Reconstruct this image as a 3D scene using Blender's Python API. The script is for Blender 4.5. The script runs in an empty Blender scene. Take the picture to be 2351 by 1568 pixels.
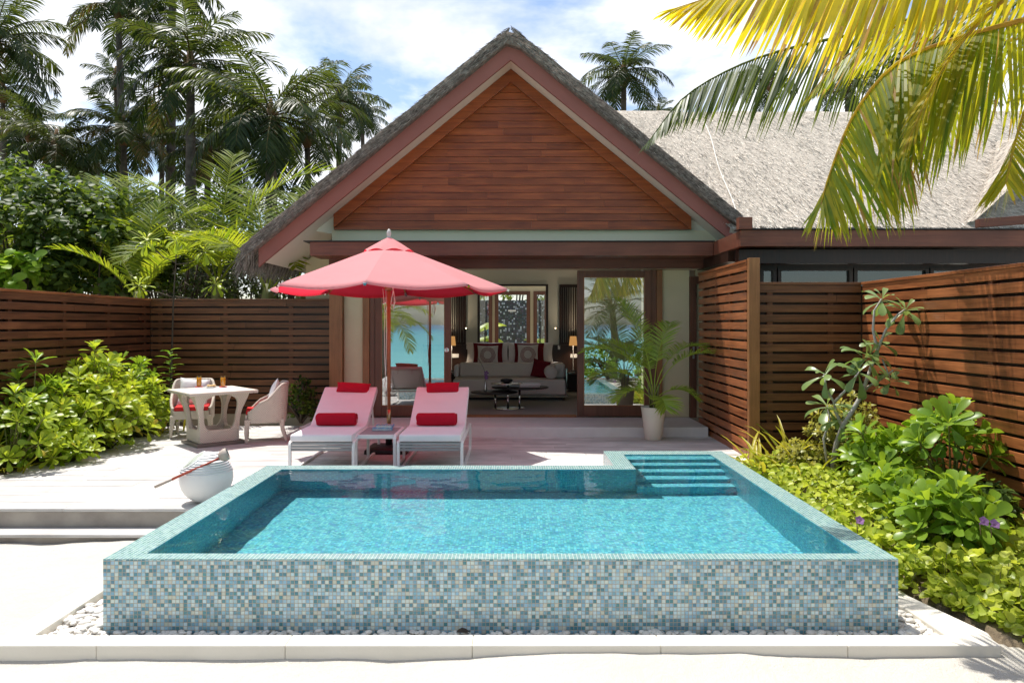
import bpy, math, random
from math import sin, cos, pi, radians as rad
from mathutils import Vector, Matrix, noise
V = Vector
R = random.Random(11)
C = bpy.context.scene.collection
# ---- survey: pixel (2351 wide print) + depth in metres -> point in the world. Deck top is z = 0, eye 1.70 m above it
F, VX, VY, EYE = 1700.0, 1180.0, 745.0, 1.70
def at(px, py, Y): return V(((px-VX)*Y/F, Y, EYE-(py-VY)*Y/F))
def gx(px, Y): return (px-VX)*Y/F
def gz(py, Y): return EYE-(py-VY)*Y/F
OFF = {}
# ---------------------------------------------------------------- mesh builder
class MB:
    def __init__(s): s.v = []; s.f = []; s.t = []; s.s = []
    def add(s, vs, fs, tint=.5, smooth=False):
        b = len(s.v); s.v.extend(V(v) for v in vs)
        for f in fs: s.f.append([b+i for i in f]); s.t.append(tint); s.s.append(smooth)
        return s
    def box(s, x0, y0, z0, x1, y1, z1, tint=.5, M=None):
        vs = [V((x, y, z)) for z in (z0, z1) for y in (y0, y1) for x in (x0, x1)]
        if M is not None: vs = [M @ v for v in vs]
        return s.add(vs, [(0,2,3,1),(4,5,7,6),(0,1,5,4),(2,6,7,3),(0,4,6,2),(1,3,7,5)], tint)
    def bar(s, a, b, w, h, up=(0,0,1), tint=.5):
        a = V(a); b = V(b); d = (b-a).normalized(); x = d.cross(V(up)).normalized(); z = x.cross(d)
        vs = [p + x*sx*w/2 + z*sz*h/2 for p in (a, b) for sz in (-1, 1) for sx in (-1, 1)]
        return s.add(vs, [(0,2,3,1),(4,5,7,6),(0,1,5,4),(2,6,7,3),(0,4,6,2),(1,3,7,5)], tint)
    def loft(s, rings, closed=True, caps=True, tint=.5, smooth=True):
        n = len(rings[0]); vs = [p for r in rings for p in r]; fs = []
        for i in range(len(rings)-1):
            for j in range(n if closed else n-1):
                k = (j+1) % n
                fs.append((i*n+j, i*n+k, (i+1)*n+k, (i+1)*n+j))
        if caps and closed:
            fs.append(tuple(range(n-1, -1, -1))); fs.append(tuple((len(rings)-1)*n+j for j in range(n)))
        return s.add(vs, fs, tint, smooth)
    def tube(s, pts, r, n=8, tint=.5, caps=True):
        pts = [V(p) for p in pts]; rs = r if isinstance(r, (list, tuple)) else [r]*len(pts)
        rings = []; u = None
        for i, p in enumerate(pts):
            d = (pts[min(i+1, len(pts)-1)]-pts[max(i-1, 0)]).normalized()
            if u is None: u = d.orthogonal().normalized()
            u = (u - d*u.dot(d)); u = u.normalized() if u.length > 1e-6 else d.orthogonal().normalized()
            w = d.cross(u)
            rings.append([p + (u*cos(2*pi*j/n) + w*sin(2*pi*j/n))*rs[i] for j in range(n)])
        return s.loft(rings, True, caps, tint)
    def lathe(s, prof, c=(0,0,0), n=24, tint=.5, caps=True):
        c = V(c)
        return s.loft([[c+V((r*cos(2*pi*j/n), r*sin(2*pi*j/n), z)) for j in range(n)] for r, z in prof], True, caps, tint)
    def prism(s, poly, f0, f1, tint=.5):
        n = len(poly); vs = [f0(*p) for p in poly]+[f1(*p) for p in poly]
        fs = [tuple(range(n-1,-1,-1)), tuple(range(n, 2*n))]+[(i, (i+1) % n, n+(i+1) % n, n+i) for i in range(n)]
        return s.add(vs, fs, tint)
    def ell(s, c, rx, ry, rz, n=8, m=6, M=None, tint=.5):
        vs = []; M = M or Matrix.Identity(3); c = V(c)
        for i in range(1, m):
            a = pi*i/m-pi/2
            for j in range(n): vs.append(c+M@V((rx*cos(a)*cos(2*pi*j/n), ry*cos(a)*sin(2*pi*j/n), rz*sin(a))))
        b = len(vs); vs += [c+M@V((0,0,-rz)), c+M@V((0,0,rz))]
        fs = [(i*n+j, i*n+(j+1) % n, (i+1)*n+(j+1) % n, (i+1)*n+j) for i in range(m-2) for j in range(n)]
        fs += [(b, (j+1) % n, j) for j in range(n)]+[(b+1, (m-2)*n+j, (m-2)*n+(j+1) % n) for j in range(n)]
        return s.add(vs, fs, tint, True)
    def build(s, name, mat, parent=None, bevel=0, label=None, sub=0, solid=0):
        o_ = OFF.get(parent, V((0,0,0)))
        me = bpy.data.meshes.new(name)
        me.from_pydata([v-o_ for v in s.v], [], s.f)
        a = me.attributes.new('tint', 'FLOAT', 'FACE'); a.data.foreach_set('value', s.t)
        me.polygons.foreach_set('use_smooth', s.s)
        me.materials.append(mat); me.update()
        o = bpy.data.objects.new(name, me); C.objects.link(o)
        if parent: o.parent = parent; OFF[o] = o_
        if solid: m = o.modifiers.new('thickness', 'SOLIDIFY'); m.thickness = solid; m.offset = 0
        if bevel:
            m = o.modifiers.new('bevel', 'BEVEL'); m.width = bevel; m.segments = 2; m.limit_method = 'ANGLE'
        if sub: m = o.modifiers.new('sub', 'SUBSURF'); m.levels = m.render_levels = sub
        if label: o['label'] = label
        return o
def tag(o, label, cat, group=None):
    o['label'] = label; o['category'] = cat
    if group: o['group'] = group
    return o
def thing(name, label, cat, loc=(0,0,0), group=None):
    o = bpy.data.objects.new(name, None); C.objects.link(o); o.location = loc; o.empty_display_size = .2
    OFF[o] = V(loc); return tag(o, label, cat, group)
def struct(o, kind='structure'): o['kind'] = kind; return o
def copy_tree(o, parent=None):
    c = o.copy(); C.objects.link(c); c.parent = parent
    for ch in list(o.children):
        if ch is not c: copy_tree(ch, c)
    return c
# ---------------------------------------------------------------- materials
class NB:
    def __init__(s, name, tree=None):
        if tree is None:
            s.mat = bpy.data.materials.new(name); s.mat.use_nodes = True; s.t = s.mat.node_tree
        else: s.t = tree
        s.t.nodes.clear()
    def put(s, sock, v):
        if isinstance(v, bpy.types.NodeSocket): s.t.links.new(v, sock)
        elif isinstance(v, bpy.types.Node): s.t.links.new(v.outputs[0], sock)
        elif isinstance(v, (tuple, list)) and len(v) == 3 and sock.type == 'RGBA': sock.default_value = (*v, 1)
        else: sock.default_value = v
    def n(s, typ, ins=None, **at_):
        nd = s.t.nodes.new('ShaderNode'+typ)
        for k, v in at_.items(): setattr(nd, k, v)
        for k, v in (ins or {}).items(): s.put(nd.inputs[k], v)
        return nd
    def m(s, op, a, b=None, c=None):
        nd = s.n('Math', operation=op); s.put(nd.inputs[0], a)
        if b is not None: s.put(nd.inputs[1], b)
        if c is not None: s.put(nd.inputs[2], c)
        return nd.outputs[0]
    def vm(s, op, a, b=None):
        nd = s.n('VectorMath', operation=op); s.put(nd.inputs[0], a)
        if b is not None: s.put(nd.inputs[1], b)
        return nd.outputs[0]
    def mix(s, f, a, b, blend='MIX'):
        nd = s.n('Mix', data_type='RGBA', blend_type=blend); s.put(nd.inputs[0], f); s.put(nd.inputs[6], a); s.put(nd.inputs[7], b)
        return nd.outputs[2]
    def ramp(s, f, stops, interp='LINEAR'):
        nd = s.n('ValToRGB'); s.put(nd.inputs[0], f); cr = nd.color_ramp; cr.interpolation = interp
        while len(cr.elements) < len(stops): cr.elements.new(.5)
        for e, (p, c) in zip(cr.elements, stops): e.position = p; e.color = (*c, 1) if len(c) == 3 else c
        return nd.outputs[0]
    def co(s, scale=(1,1,1), off=None):
        v = s.n('TexCoord').outputs['Object']
        v = s.vm('MULTIPLY', v, scale)
        if off is not None: v = s.vm('ADD', v, off)
        return v
    def noise(s, v, scale=5, detail=4, rough=.55, dist=0):
        return s.n('TexNoise', {'Vector': v, 'Scale': scale, 'Detail': detail, 'Roughness': rough, 'Distortion': dist}).outputs[0]
    def tint(s): return s.n('Attribute', attribute_name='tint').outputs['Fac']
    def bump(s, h, st=.3, d=.01, normal=None):
        nd = s.n('Bump', {'Height': h, 'Strength': st, 'Distance': d})
        if normal is not None: s.put(nd.inputs['Normal'], normal)
        return nd.outputs[0]
    def pbr(s, col, rough=.6, spec=.4, metal=0, normal=None, **kw):
        ins = {'Base Color': col, 'Roughness': rough, 'Specular IOR Level': spec, 'Metallic': metal}; ins.update(kw)
        if normal is not None: ins['Normal'] = normal
        return s.n('BsdfPrincipled', ins).outputs[0]
    def done(s, sh, disp=None):
        o = s.n('OutputMaterial', {'Surface': sh}); return s.mat
def plain(name, c1, c2=None, rough=.6, scale=8, bump=0, bs=None, spec=.4, metal=0, bd=.006, tintmix=0):
    b = NB(name); v = b.co(); c2 = c2 or tuple(x*.85 for x in c1)
    f = b.ramp(b.noise(v, scale, 5), [(.3, (0,0,0)), (.7, (1,1,1))])
    col = b.mix(f, c1, c2)
    if tintmix: col = b.mix(1.0, col, b.ramp(b.tint(), [(0, (1-tintmix,)*3), (1, (1+tintmix,)*3)]), 'MULTIPLY')
    r = b.m('ADD', b.m('MULTIPLY', b.noise(v, scale*2.7, 3), .16), rough-.08)
    nm = b.bump(b.noise(v, bs or scale*8, 5, .65), bump, bd) if bump else None
    return b.done(b.pbr(col, r, spec, metal, nm))
def wood(name, c1, c2, axis='X', rough=.5, fine=1.0, spec=.4, bump=.25, vary=.35):
    """grain along the axis; every board (tint) takes its own piece of the grain and its own tone"""
    b = NB(name); sc = {'X': (1.2, 22, 22), 'Y': (22, 1.2, 22), 'Z': (22, 22, 1.2)}[axis]
    t = b.tint(); off = b.n('CombineXYZ', {0: b.m('MULTIPLY', t, 91.0), 1: b.m('MULTIPLY', t, 57.0), 2: b.m('MULTIPLY', t, 33.0)}).outputs[0]
    v = b.co(sc, off)
    g = b.noise(v, 1.1*fine, 6, .6, .6); g2 = b.noise(v, 5*fine, 3, .5)
    blot = b.noise(b.co((.8,.8,.8), off), 2.2, 3)
    f = b.m('ADD', b.m('MULTIPLY', g, .75), b.m('MULTIPLY', g2, .25))
    col = b.ramp(f, [(.32, c1), (.68, c2)])
    col = b.mix(1.0, col, b.ramp(t, [(0, (1-vary,)*3), (1, (1+vary,)*3)]), 'MULTIPLY')
    col = b.mix(1.0, col, b.ramp(blot, [(.3, (.78,)*3), (.7, (1.15,)*3)]), 'MULTIPLY')
    return b.done(b.pbr(col, b.m('ADD', b.m('MULTIPLY', g, .25), rough-.12), spec, 0, b.bump(f, bump, .004)))
def leafmat(name, c1, c2, tr1, tr2, fac=.45, rough=.38, spec=.45, dry=None):
    b = NB(name); t = b.tint()
    v = b.co(); nz = b.noise(v, 9, 3)
    t2 = b.m('ADD', t, b.m('MULTIPLY', b.m('SUBTRACT', nz, .5), .35))
    st = [(.05, c1), (.85, c2)]; st2 = [(.05, tr1), (.85, tr2)]
    if dry: st.append((.97, dry)); st2.append((.97, dry))
    col = b.ramp(t2, st); tr = b.ramp(t2, st2)
    p = b.pbr(col, rough, spec)
    tl = b.n('BsdfTranslucent', {'Color': tr}).outputs[0]
    mx = b.n('MixShader', {0: fac}); b.put(mx.inputs[1], p); b.put(mx.inputs[2], tl)
    return b.done(mx.outputs[0])
def fabric(name, c, rough=.9, scale=420, tr=None, fac=.35, fuzz=.2, wr=0):
    b = NB(name); v = b.co()
    w = b.m('ADD', b.n('TexWave', {'Vector': v, 'Scale': scale/6.28, 'Distortion': .3}, bands_direction='X').outputs[1],
            b.n('TexWave', {'Vector': v, 'Scale': scale/6.28, 'Distortion': .3}, bands_direction='Z').outputs[1])
    col = b.mix(b.noise(v, 3, 3), tuple(x*.92 for x in c), tuple(min(1, x*1.06) for x in c))
    nm = b.bump(w, fuzz, .002)
    if wr: nm = b.bump(b.noise(v, 3.5, 3, .5, 1.2), wr, .03, nm)
    p = b.pbr(col, rough, .2, 0, nm)
    if tr is None: return b.done(p)
    tl = b.n('BsdfTranslucent', {'Color': tr, 'Normal': nm}).outputs[0]
    mx = b.n('MixShader', {0: fac}); b.put(mx.inputs[1], p); b.put(mx.inputs[2], tl)
    return b.done(mx.outputs[0])
def wicker(name, c):
    b = NB(name); v = b.co()
    wz = b.n('TexWave', {'Vector': v, 'Scale': 26}, bands_direction='Z', wave_profile='SIN').outputs[1]
    xy = b.vm('ADD', b.vm('MULTIPLY', v, (1, -1, 0)), (0, 0, 0))
    ck = b.n('TexChecker', {'Vector': v, 'Scale': 62}).outputs[1]
    wd = b.n('TexWave', {'Vector': v, 'Scale': 22, 'Distortion': .4}, bands_direction='DIAGONAL').outputs[1]
    h = b.m('ADD', b.m('MULTIPLY', wz, .6), b.m('MULTIPLY', b.m('ADD', ck, wd), .4))
    col = b.mix(h, tuple(x*.55 for x in c), c)
    return b.done(b.pbr(col, .6, .3, 0, b.bump(h, .8, .006)))
def mosaic(name, pal, grout, pitch=.0245, gw=.075, rough=.16, wob=.5, ph=(.37,.37,.37), coat=0):
    """square glass tiles: every tile has its own colour and its own tiny tilt"""
    b = NB(name); v = b.vm('ADD', b.vm('SCALE', b.n('TexCoord').outputs['Object']), ph)
    v.node.inputs[0].links[0].from_node.inputs[3].default_value = 1/pitch
    cell = b.vm('FLOOR', v); fr = b.vm('FRACTION', v)
    sx = b.n('SeparateXYZ', {0: fr}); nn = b.n('SeparateXYZ', {0: b.n('NewGeometry').outputs['True Normal']})
    g = None
    for i in range(3):
        e = b.m('ABSOLUTE', b.m('SUBTRACT', sx.outputs[i], .5))
        fl = b.m('LESS_THAN', b.m('ABSOLUTE', nn.outputs[i]), .6)
        e = b.m('MULTIPLY', e, fl)
        g = e if g is None else b.m('MAXIMUM', g, e)
    edge = b.n('MapRange', {0: g, 1: .5-gw-.05, 2: .5-gw+.03}).outputs[0]
    w = b.n('TexWhiteNoise', {'Vector': cell}, noise_dimensions='3D')
    st = [(i/len(pal), c) for i, c in enumerate(pal)]
    col = b.ramp(w.outputs[0], st, 'CONSTANT')
    sw = b.noise(b.vm('MULTIPLY', v, (1,1,1)), 1.6, 3)
    col = b.mix(b.m('MULTIPLY', sw, .20), col, b.vm('ADD', b.vm('MULTIPLY', w.outputs[1], (.3,.25,.35)), (.32,.42,.45)))
    col = b.mix(edge, col, grout)
    tilt = b.vm('MULTIPLY', b.vm('SUBTRACT', b.vm('ADD', w.outputs[1], b.n('TexNoise', {'Vector': v, 'Scale': 1.3}).outputs[1]), (1,1,1)), (wob,)*3)
    nrm = b.vm('NORMALIZE', b.vm('ADD', b.n('NewGeometry').outputs['Normal'], b.vm('MULTIPLY', tilt, (.2,.2,.2))))
    nm = b.bump(b.m('SUBTRACT', 1.0, edge), .5, .003, nrm)
    return b.done(b.pbr(col, b.m('ADD', rough, b.m('MULTIPLY', edge, .5)), .5, 0, nm))
def metal(name, c, rough=.2): return plain(name, c, tuple(x*.94 for x in c), rough, 12, 0, metal=1)
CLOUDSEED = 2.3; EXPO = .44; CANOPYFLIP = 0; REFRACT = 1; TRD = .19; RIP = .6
# ---------------------------------------------------------------- material library
M = {}
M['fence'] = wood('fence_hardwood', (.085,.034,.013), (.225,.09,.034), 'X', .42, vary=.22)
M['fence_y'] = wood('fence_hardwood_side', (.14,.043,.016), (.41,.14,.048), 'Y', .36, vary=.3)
M['fence_l'] = wood('fence_hardwood_shaded', (.07,.024,.011), (.19,.068,.028), 'Y', .45, vary=.3)  # same hardwood as the side fence, shrub shade put into its colour
M['post'] = wood('post_hardwood', (.10,.035,.016), (.2,.075,.035), 'Z', .45)
M['beam'] = wood('beam_hardwood', (.105,.034,.02), (.19,.066,.038), 'X', .42, vary=.2)
M['gable'] = wood('gable_cladding', (.18,.040,.014), (.41,.108,.029), 'X', .32, vary=.13)
M['frame'] = wood('door_hardwood', (.10,.038,.022), (.17,.068,.038), 'Z', .38, vary=.12)
M['trim'] = wood('trim_hardwood', (.2,.085,.03), (.3,.13,.05), 'Z', .4)
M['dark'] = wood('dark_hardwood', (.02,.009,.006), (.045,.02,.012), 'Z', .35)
M['deck'] = wood('weathered_deck', (.47,.45,.425), (.66,.64,.615), 'X', .7, spec=.15, bump=.5, vary=.1)
M['redpaint'] = plain('terracotta_paint', (.28,.098,.076), (.25,.085,.066), .62, 2.2, .12, 60)
M['cream'] = plain('cream_render', (.62,.54,.36), (.58,.50,.33), .8, 3, .15, 70)
M['sage'] = plain('sage_render', (.76,.68,.50), (.72,.65,.47), .8, 2, .1, 80)
M['soffit'] = plain('soffit_paint', (.80,.73,.62), (.76,.69,.58), .75, 2, .05, 60)
M['inwall'] = plain('inner_plaster', (.70,.69,.60), (.67,.66,.57), .8, 2, .05, 60)
M['ceil'] = plain('inner_ceiling', (.8,.78,.73), None, .8, 2)
M['stone'] = plain('cream_stone', (.74,.70,.62), (.68,.64,.56), .75, 2.5, .2, 60)
M['conc'] = plain('poured_concrete', (.40,.36,.31), (.25,.22,.19), .8, 3.2, .3, 50)
M['step'] = plain('terrazzo_step', (.70,.68,.66), (.62,.60,.58), .7, 5, .3, 120)
M['soil'] = plain('sandy_soil', (.26,.20,.13), (.10,.075,.045), .95, 6, .8, 40, bd=.03)
M['thatch'] = plain('weathered_thatch', (.72,.66,.58), (.60,.545,.475), .95, 30, .6, 90, .1, bd=.012, tintmix=.72)
M['thatchb'] = plain('thatch_underlayer', (.60,.535,.455), (.39,.345,.29), .95, 30, .8, 90, .1, bd=.012)
M['thatchd'] = plain('grey_thatch', (.33,.28,.24), (.14,.115,.098), .95, 14, 1.0, 55, .1, bd=.03, tintmix=.75)
M['alu'] = plain('white_powder_coat', (.80,.79,.77), (.77,.76,.74), .42, 4)
M['greyslat'] = wood('grey_slats', (.28,.28,.28), (.4,.4,.4), 'X', .5, vary=.1)
M['cushion'] = fabric('white_mattress_fabric', (.82,.77,.78), .85, 900, fuzz=.15, wr=.3)
M['redfab'] = fabric('red_towelling', (.50,.010,.030), .95, 700, fuzz=.5, wr=.25)
M['redseat'] = fabric('red_seat_fabric', (.58,.035,.035), .9, 700, fuzz=.2)
M['whitefab'] = fabric('white_pillow_fabric', (.80,.78,.77), .9, 700, fuzz=.1, wr=.4)
M['burg'] = fabric('burgundy_fabric', (.16,.012,.02), .9, 700, wr=.3)
M['linen'] = fabric('beige_linen', (.74,.69,.61), .9, 500, fuzz=.3, wr=.1)
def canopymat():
    b = NB('red_canvas_sunlit_top'); v = b.co()
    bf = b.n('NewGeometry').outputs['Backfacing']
    top = b.mix(b.noise(v, 2.5, 3), (.80,.40,.41), (.84,.45,.455))  # sunlight's wash-out on the red cloth is put into the top colour
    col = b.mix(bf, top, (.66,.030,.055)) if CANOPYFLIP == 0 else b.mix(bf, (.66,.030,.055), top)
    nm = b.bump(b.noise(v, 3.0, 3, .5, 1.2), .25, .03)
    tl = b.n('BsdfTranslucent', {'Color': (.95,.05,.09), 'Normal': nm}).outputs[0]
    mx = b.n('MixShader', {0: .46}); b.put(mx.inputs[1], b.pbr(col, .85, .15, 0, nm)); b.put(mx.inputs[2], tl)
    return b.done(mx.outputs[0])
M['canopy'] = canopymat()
M['wick'] = wicker('cream_wicker', (.76,.68,.57))
M['tray'] = plain('dark_base_plate', (.2,.17,.14), None, .5, 6)
M['chrome'] = metal('chrome', (.75,.74,.70), .08)
M['steel'] = metal('brushed_steel', (.6,.6,.6), .3)
M['black'] = plain('black_iron', (.018,.016,.017), (.012,.011,.012), .45, 8, .2)
M['pole'] = wood('pole_hardwood', (.28,.085,.03), (.42,.15,.06), 'Z', .35)
M['rope'] = plain('white_cord', (.75,.72,.66), None, .9, 20)
M['pot'] = plain('ivory_glaze', (.74,.68,.58), (.70,.63,.53), .4, 3)
M['ball'] = plain('white_glaze', (.78,.78,.77), (.74,.74,.73), .42, 3)
M['coco'] = plain('coconut_shell', (.5,.42,.36), (.3,.25,.21), .7, 9, .4, 60)
M['stick'] = plain('red_varnished_stick', (.42,.07,.035), (.36,.055,.03), .4, 8)
M['finial'] = plain('pale_finial', (.62,.58,.55), (.5,.46,.44), .5, 14)
M['rug'] = None
M['pebble'] = plain('white_pebble_stone', (.78,.75,.70), (.66,.62,.56), .6, 14, .1, 60, tintmix=.18)
M['bark'] = plain('plumeria_bark', (.46,.43,.40), (.3,.27,.24), .85, 30, .6, 60)
M['trunk'] = plain('palm_trunk', (.13,.105,.085), (.055,.043,.034), .9, 5, .8, 18, bd=.04)
M['husk'] = plain('brown_palm_husk', (.20,.11,.05), (.09,.055,.025), .9, 14, .6, 40)
M['stem'] = plain('green_stem', (.12,.15,.04), (.16,.13,.05), .6, 9)
M['twig'] = plain('brown_twig', (.10,.075,.05), (.06,.045,.03), .85, 20, .3)
# foliage: reflected colour, then the colour light takes on its way through a leaf
M['palm'] = leafmat('palm_leaflets', (.012,.028,.008), (.055,.080,.020), (.025,.06,.008), (.15,.18,.02), .38, .40, .25, (.24,.15,.05))
M['palmfar'] = leafmat('far_palm_leaflets', (.014,.030,.012), (.045,.070,.024), (.02,.045,.008), (.10,.13,.02), .38, .42, .2)
M['youngpalm'] = leafmat('young_palm_leaflets', (.07,.125,.014), (.22,.26,.028), (.20,.32,.010), (.56,.60,.03), .45, .5, .15)
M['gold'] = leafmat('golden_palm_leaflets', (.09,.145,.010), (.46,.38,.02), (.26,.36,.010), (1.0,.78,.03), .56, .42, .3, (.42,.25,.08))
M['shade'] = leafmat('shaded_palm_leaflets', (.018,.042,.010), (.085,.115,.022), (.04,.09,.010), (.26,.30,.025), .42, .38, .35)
M['areca'] = leafmat('areca_leaflets', (.13,.25,.03), (.36,.48,.06), (.28,.46,.03), (.6,.7,.08), .4, .34, .5)
M['scae'] = leafmat('sea_lettuce_leaf', (.15,.26,.016), (.40,.48,.045), (.28,.46,.012), (.72,.80,.05), .40, .36, .3, (.5,.36,.05))
M['scaed'] = leafmat('sea_lettuce_leaf_deep', (.08,.18,.02), (.24,.36,.035), (.18,.36,.015), (.5,.66,.04), .4, .34, .3)
M['vine'] = leafmat('beach_vine_leaf', (.24,.32,.03), (.56,.60,.085), (.38,.52,.03), (.85,.92,.08), .38, .38, .3)
M['bush'] = leafmat('glossy_bush_leaf', (.022,.046,.010), (.085,.13,.028), (.05,.11,.010), (.32,.42,.035), .40, .45, .16)
M['bushf'] = leafmat('fine_bush_leaf', (.016,.032,.008), (.06,.088,.022), (.035,.07,.008), (.17,.22,.03), .38, .36, .5)
M['lily'] = leafmat('lily_blade', (.22,.24,.02), (.5,.42,.04), (.4,.44,.02), (.75,.65,.05), .4, .4, .4)
M['yshrub'] = leafmat('yellow_shrub_leaf', (.20,.22,.03), (.42,.40,.09), (.35,.38,.03), (.7,.62,.1), .38, .36, .45)
M['plume'] = leafmat('plumeria_leaf', (.11,.19,.06), (.27,.36,.12), (.2,.34,.05), (.45,.56,.12), .35, .3, .5)
M['petal'] = leafmat('purple_petal', (.32,.14,.42), (.45,.25,.55), (.4,.18,.5), (.5,.3,.6), .4, .6, .2)
TEAL = [(0.044, 0.196, 0.246), (0.062, 0.237, 0.3), (0.192, 0.402, 0.535), (0.262, 0.484, 0.621), (0.315, 0.515, 0.621), (0.454, 0.649, 0.728), (0.542, 0.7, 0.728), (0.594, 0.69, 0.642), (0.524, 0.556, 0.471), (0.35, 0.536, 0.599), (0.052, 0.216, 0.278), (0.157, 0.36, 0.471), (0.437, 0.618, 0.663), (0.096, 0.288, 0.364)]
RIM = [(0.074, 0.218, 0.218), (0.096, 0.26, 0.252), (0.126, 0.302, 0.294), (0.155, 0.344, 0.319), (0.2, 0.378, 0.353), (0.111, 0.277, 0.286)]
INNER = [(0.133, 0.623, 0.771), (0.044, 0.337, 0.43), (0.073, 0.446, 0.536), (0.094, 0.528, 0.615), (0.054, 0.405, 0.562), (0.154, 0.637, 0.666), (0.113, 0.568, 0.575), (0.054, 0.31, 0.536), (0.213, 0.692, 0.693), (0.073, 0.459, 0.6)]
M['tile'] = mosaic('iridescent_wall_mosaic', TEAL, (.42,.34,.25), gw=.06)
M['rim'] = mosaic('teal_rim_mosaic', RIM, (.44,.50,.46), gw=.06, rough=.2)
M['inner'] = mosaic('pool_floor_mosaic', INNER, (.16,.42,.46), gw=.05, rough=.4, wob=.3)
M['shower'] = mosaic('shower_wall_mosaic', [(.015,.016,.02),(.03,.035,.045),(.02,.022,.028),(.07,.09,.12),(.03,.03,.04),(.02,.02,.026),(.45,.55,.65),(.025,.03,.04),(.05,.06,.09),(.015,.018,.025),(.3,.36,.5)], (.02,.02,.022), .052, .06, .1, .8)
def glassmat(name, tint=(.92,.95,.94), refl=.34):
    b = NB(name)
    f = b.m('ADD', b.m('MULTIPLY', b.n('Fresnel', {'IOR': 1.5}).outputs[0], .8), refl)
    mx = b.n('MixShader', {0: f}); b.put(mx.inputs[1], b.n('BsdfTransparent', {'Color': tint}).outputs[0])
    b.put(mx.inputs[2], b.n('BsdfGlossy', {'Color': (.95,.97,.97), 'Roughness': 0.0}).outputs[0])
    return b.done(mx.outputs[0])
M['pane'] = glassmat('coated_door_glass', (.7,.74,.73), .40)
M['winpane'] = glassmat('window_glass', (.7,.75,.75), .12)
M['clear'] = glassmat('drinking_glass', (.97,.98,.98), .03)
M['juice'] = leafmat('orange_juice', (.98,.48,.03), (.98,.48,.03), (1,.62,.06), (1,.62,.06), .6, .4, .1)
def emis(name, c, st):
    b = NB(name); return b.done(b.n('Emission', {'Color': c, 'Strength': st}).outputs[0])
M['lampglow'] = emis('lit_lamp_shade', (1,.5,.16), .38)
M['bulb'] = emis('lit_reading_bulb', (1,.8,.45), 4)
def rugmat():
    b = NB('patterned_rug'); v = b.co((1,1.5,1))
    w = b.n('TexWave', {'Vector': v, 'Scale': .9, 'Distortion': 7, 'Detail': 1.0, 'Detail Scale': .8}, wave_type='RINGS').outputs[1]
    ln = b.ramp(w, [(.42, (0,0,0)), (.5, (1,1,1)), (.58, (0,0,0))])
    return b.done(b.pbr(b.mix(ln, (.46,.44,.37), (.13,.135,.085)), .95, .1, 0, b.bump(b.noise(v, 300, 2), .4, .004)))
M['rug'] = rugmat()
def swirl():
    b = NB('white_pillow_with_scribbled_rings'); v = b.n('TexCoord').outputs['Object']
    v = b.vm('ADD', v, b.vm('MULTIPLY', b.vm('SUBTRACT', b.n('TexNoise', {'Vector': v, 'Scale': 5}).outputs[1], (.5,.5,.5)), (.05,.05,.05)))
    s = b.n('SeparateXYZ', {0: v}); r = b.m('SQRT', b.m('ADD', b.m('POWER', s.outputs[0], 2.0), b.m('POWER', s.outputs[2], 2.0)))
    k = b.m('FRACT', b.m('MULTIPLY', r, 42.0)); ln = b.m('LESS_THAN', k, .46)
    band = b.m('MULTIPLY', b.m('GREATER_THAN', r, .09), b.m('LESS_THAN', r, .185))
    return b.done(b.pbr(b.mix(b.m('MULTIPLY', ln, band), (.70,.68,.66), (.22,.03,.05)), .9, .2))
M['swirl'] = swirl()
def watermat():
    b = NB('pool_water'); v = b.co((1,1.6,1))
    h = b.m('ADD', b.noise(v, 3.2, 2, .5, .5), b.m('MULTIPLY', b.noise(v, 13, 2, .5, .3), .22))
    nm = b.bump(h, .16, .045)
    f = b.n('Fresnel', {'IOR': 1.33, 'Normal': nm}).outputs[0]
    mx = b.n('MixShader', {0: f}); b.put(mx.inputs[1], b.n('BsdfTransparent', {'Color': (.80,.97,.98)}).outputs[0])
    b.put(mx.inputs[2], b.n('BsdfGlossy', {'Roughness': .02, 'Normal': nm}).outputs[0])
    return b.done(mx.outputs[0])
def glasswater():
    b = NB('pool_water'); f = b.n('Fresnel', {'IOR': 1.33}).outputs[0]
    mx = b.n('MixShader', {0: f}); b.put(mx.inputs[1], b.n('BsdfRefraction', {'Color': (.86,.97,.98), 'IOR': 1.33, 'Roughness': 0.0}).outputs[0])
    b.put(mx.inputs[2], b.n('BsdfGlossy', {'Roughness': 0.0}).outputs[0])
    return b.done(mx.outputs[0])
M['water'] = glasswater() if REFRACT else watermat()
def seamat():
    b = NB('lagoon_water'); y = b.n('SeparateXYZ', {0: b.n('TexCoord').outputs['Object']}).outputs[1]
    d = b.m('MULTIPLY', y, -1.0)
    v = b.co((.02,.09,1)); d2 = b.m('ADD', d, b.m('MULTIPLY', b.m('SUBTRACT', b.noise(v, 1.0, 4), .5), 120.0))
    col = b.ramp(b.m('DIVIDE', d2, 700.0), [(0, (.20,.60,.58)), (.12, (.09,.45,.48)), (.45, (.045,.30,.40)), (.75, (.02,.12,.24))])
    return b.done(b.pbr(col, .25, .3, 0, b.bump(b.noise(b.co((.6,2,1)), 1.2, 4), .3, .1)))
M['sea'] = seamat()
def sandmat():
    b = NB('white_coral_sand'); v = b.co()
    col = b.mix(b.noise(v, 1.3, 5), (.63,.595,.53), (.56,.525,.46))
    sp = b.ramp(b.noise(v, 60, 2), [(.70, (0,0,0)), (.76, (1,1,1))]); col = b.mix(b.m('MULTIPLY', sp, .35), col, (.38,.33,.27))
    h = b.m('ADD', b.noise(v, 5, 7, .68), b.m('MULTIPLY', b.noise(v, 120, 3), .25))
    return b.done(b.pbr(col, .95, .1, 0, b.bump(h, .8, .06)))
M['sand'] = sandmat()
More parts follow.
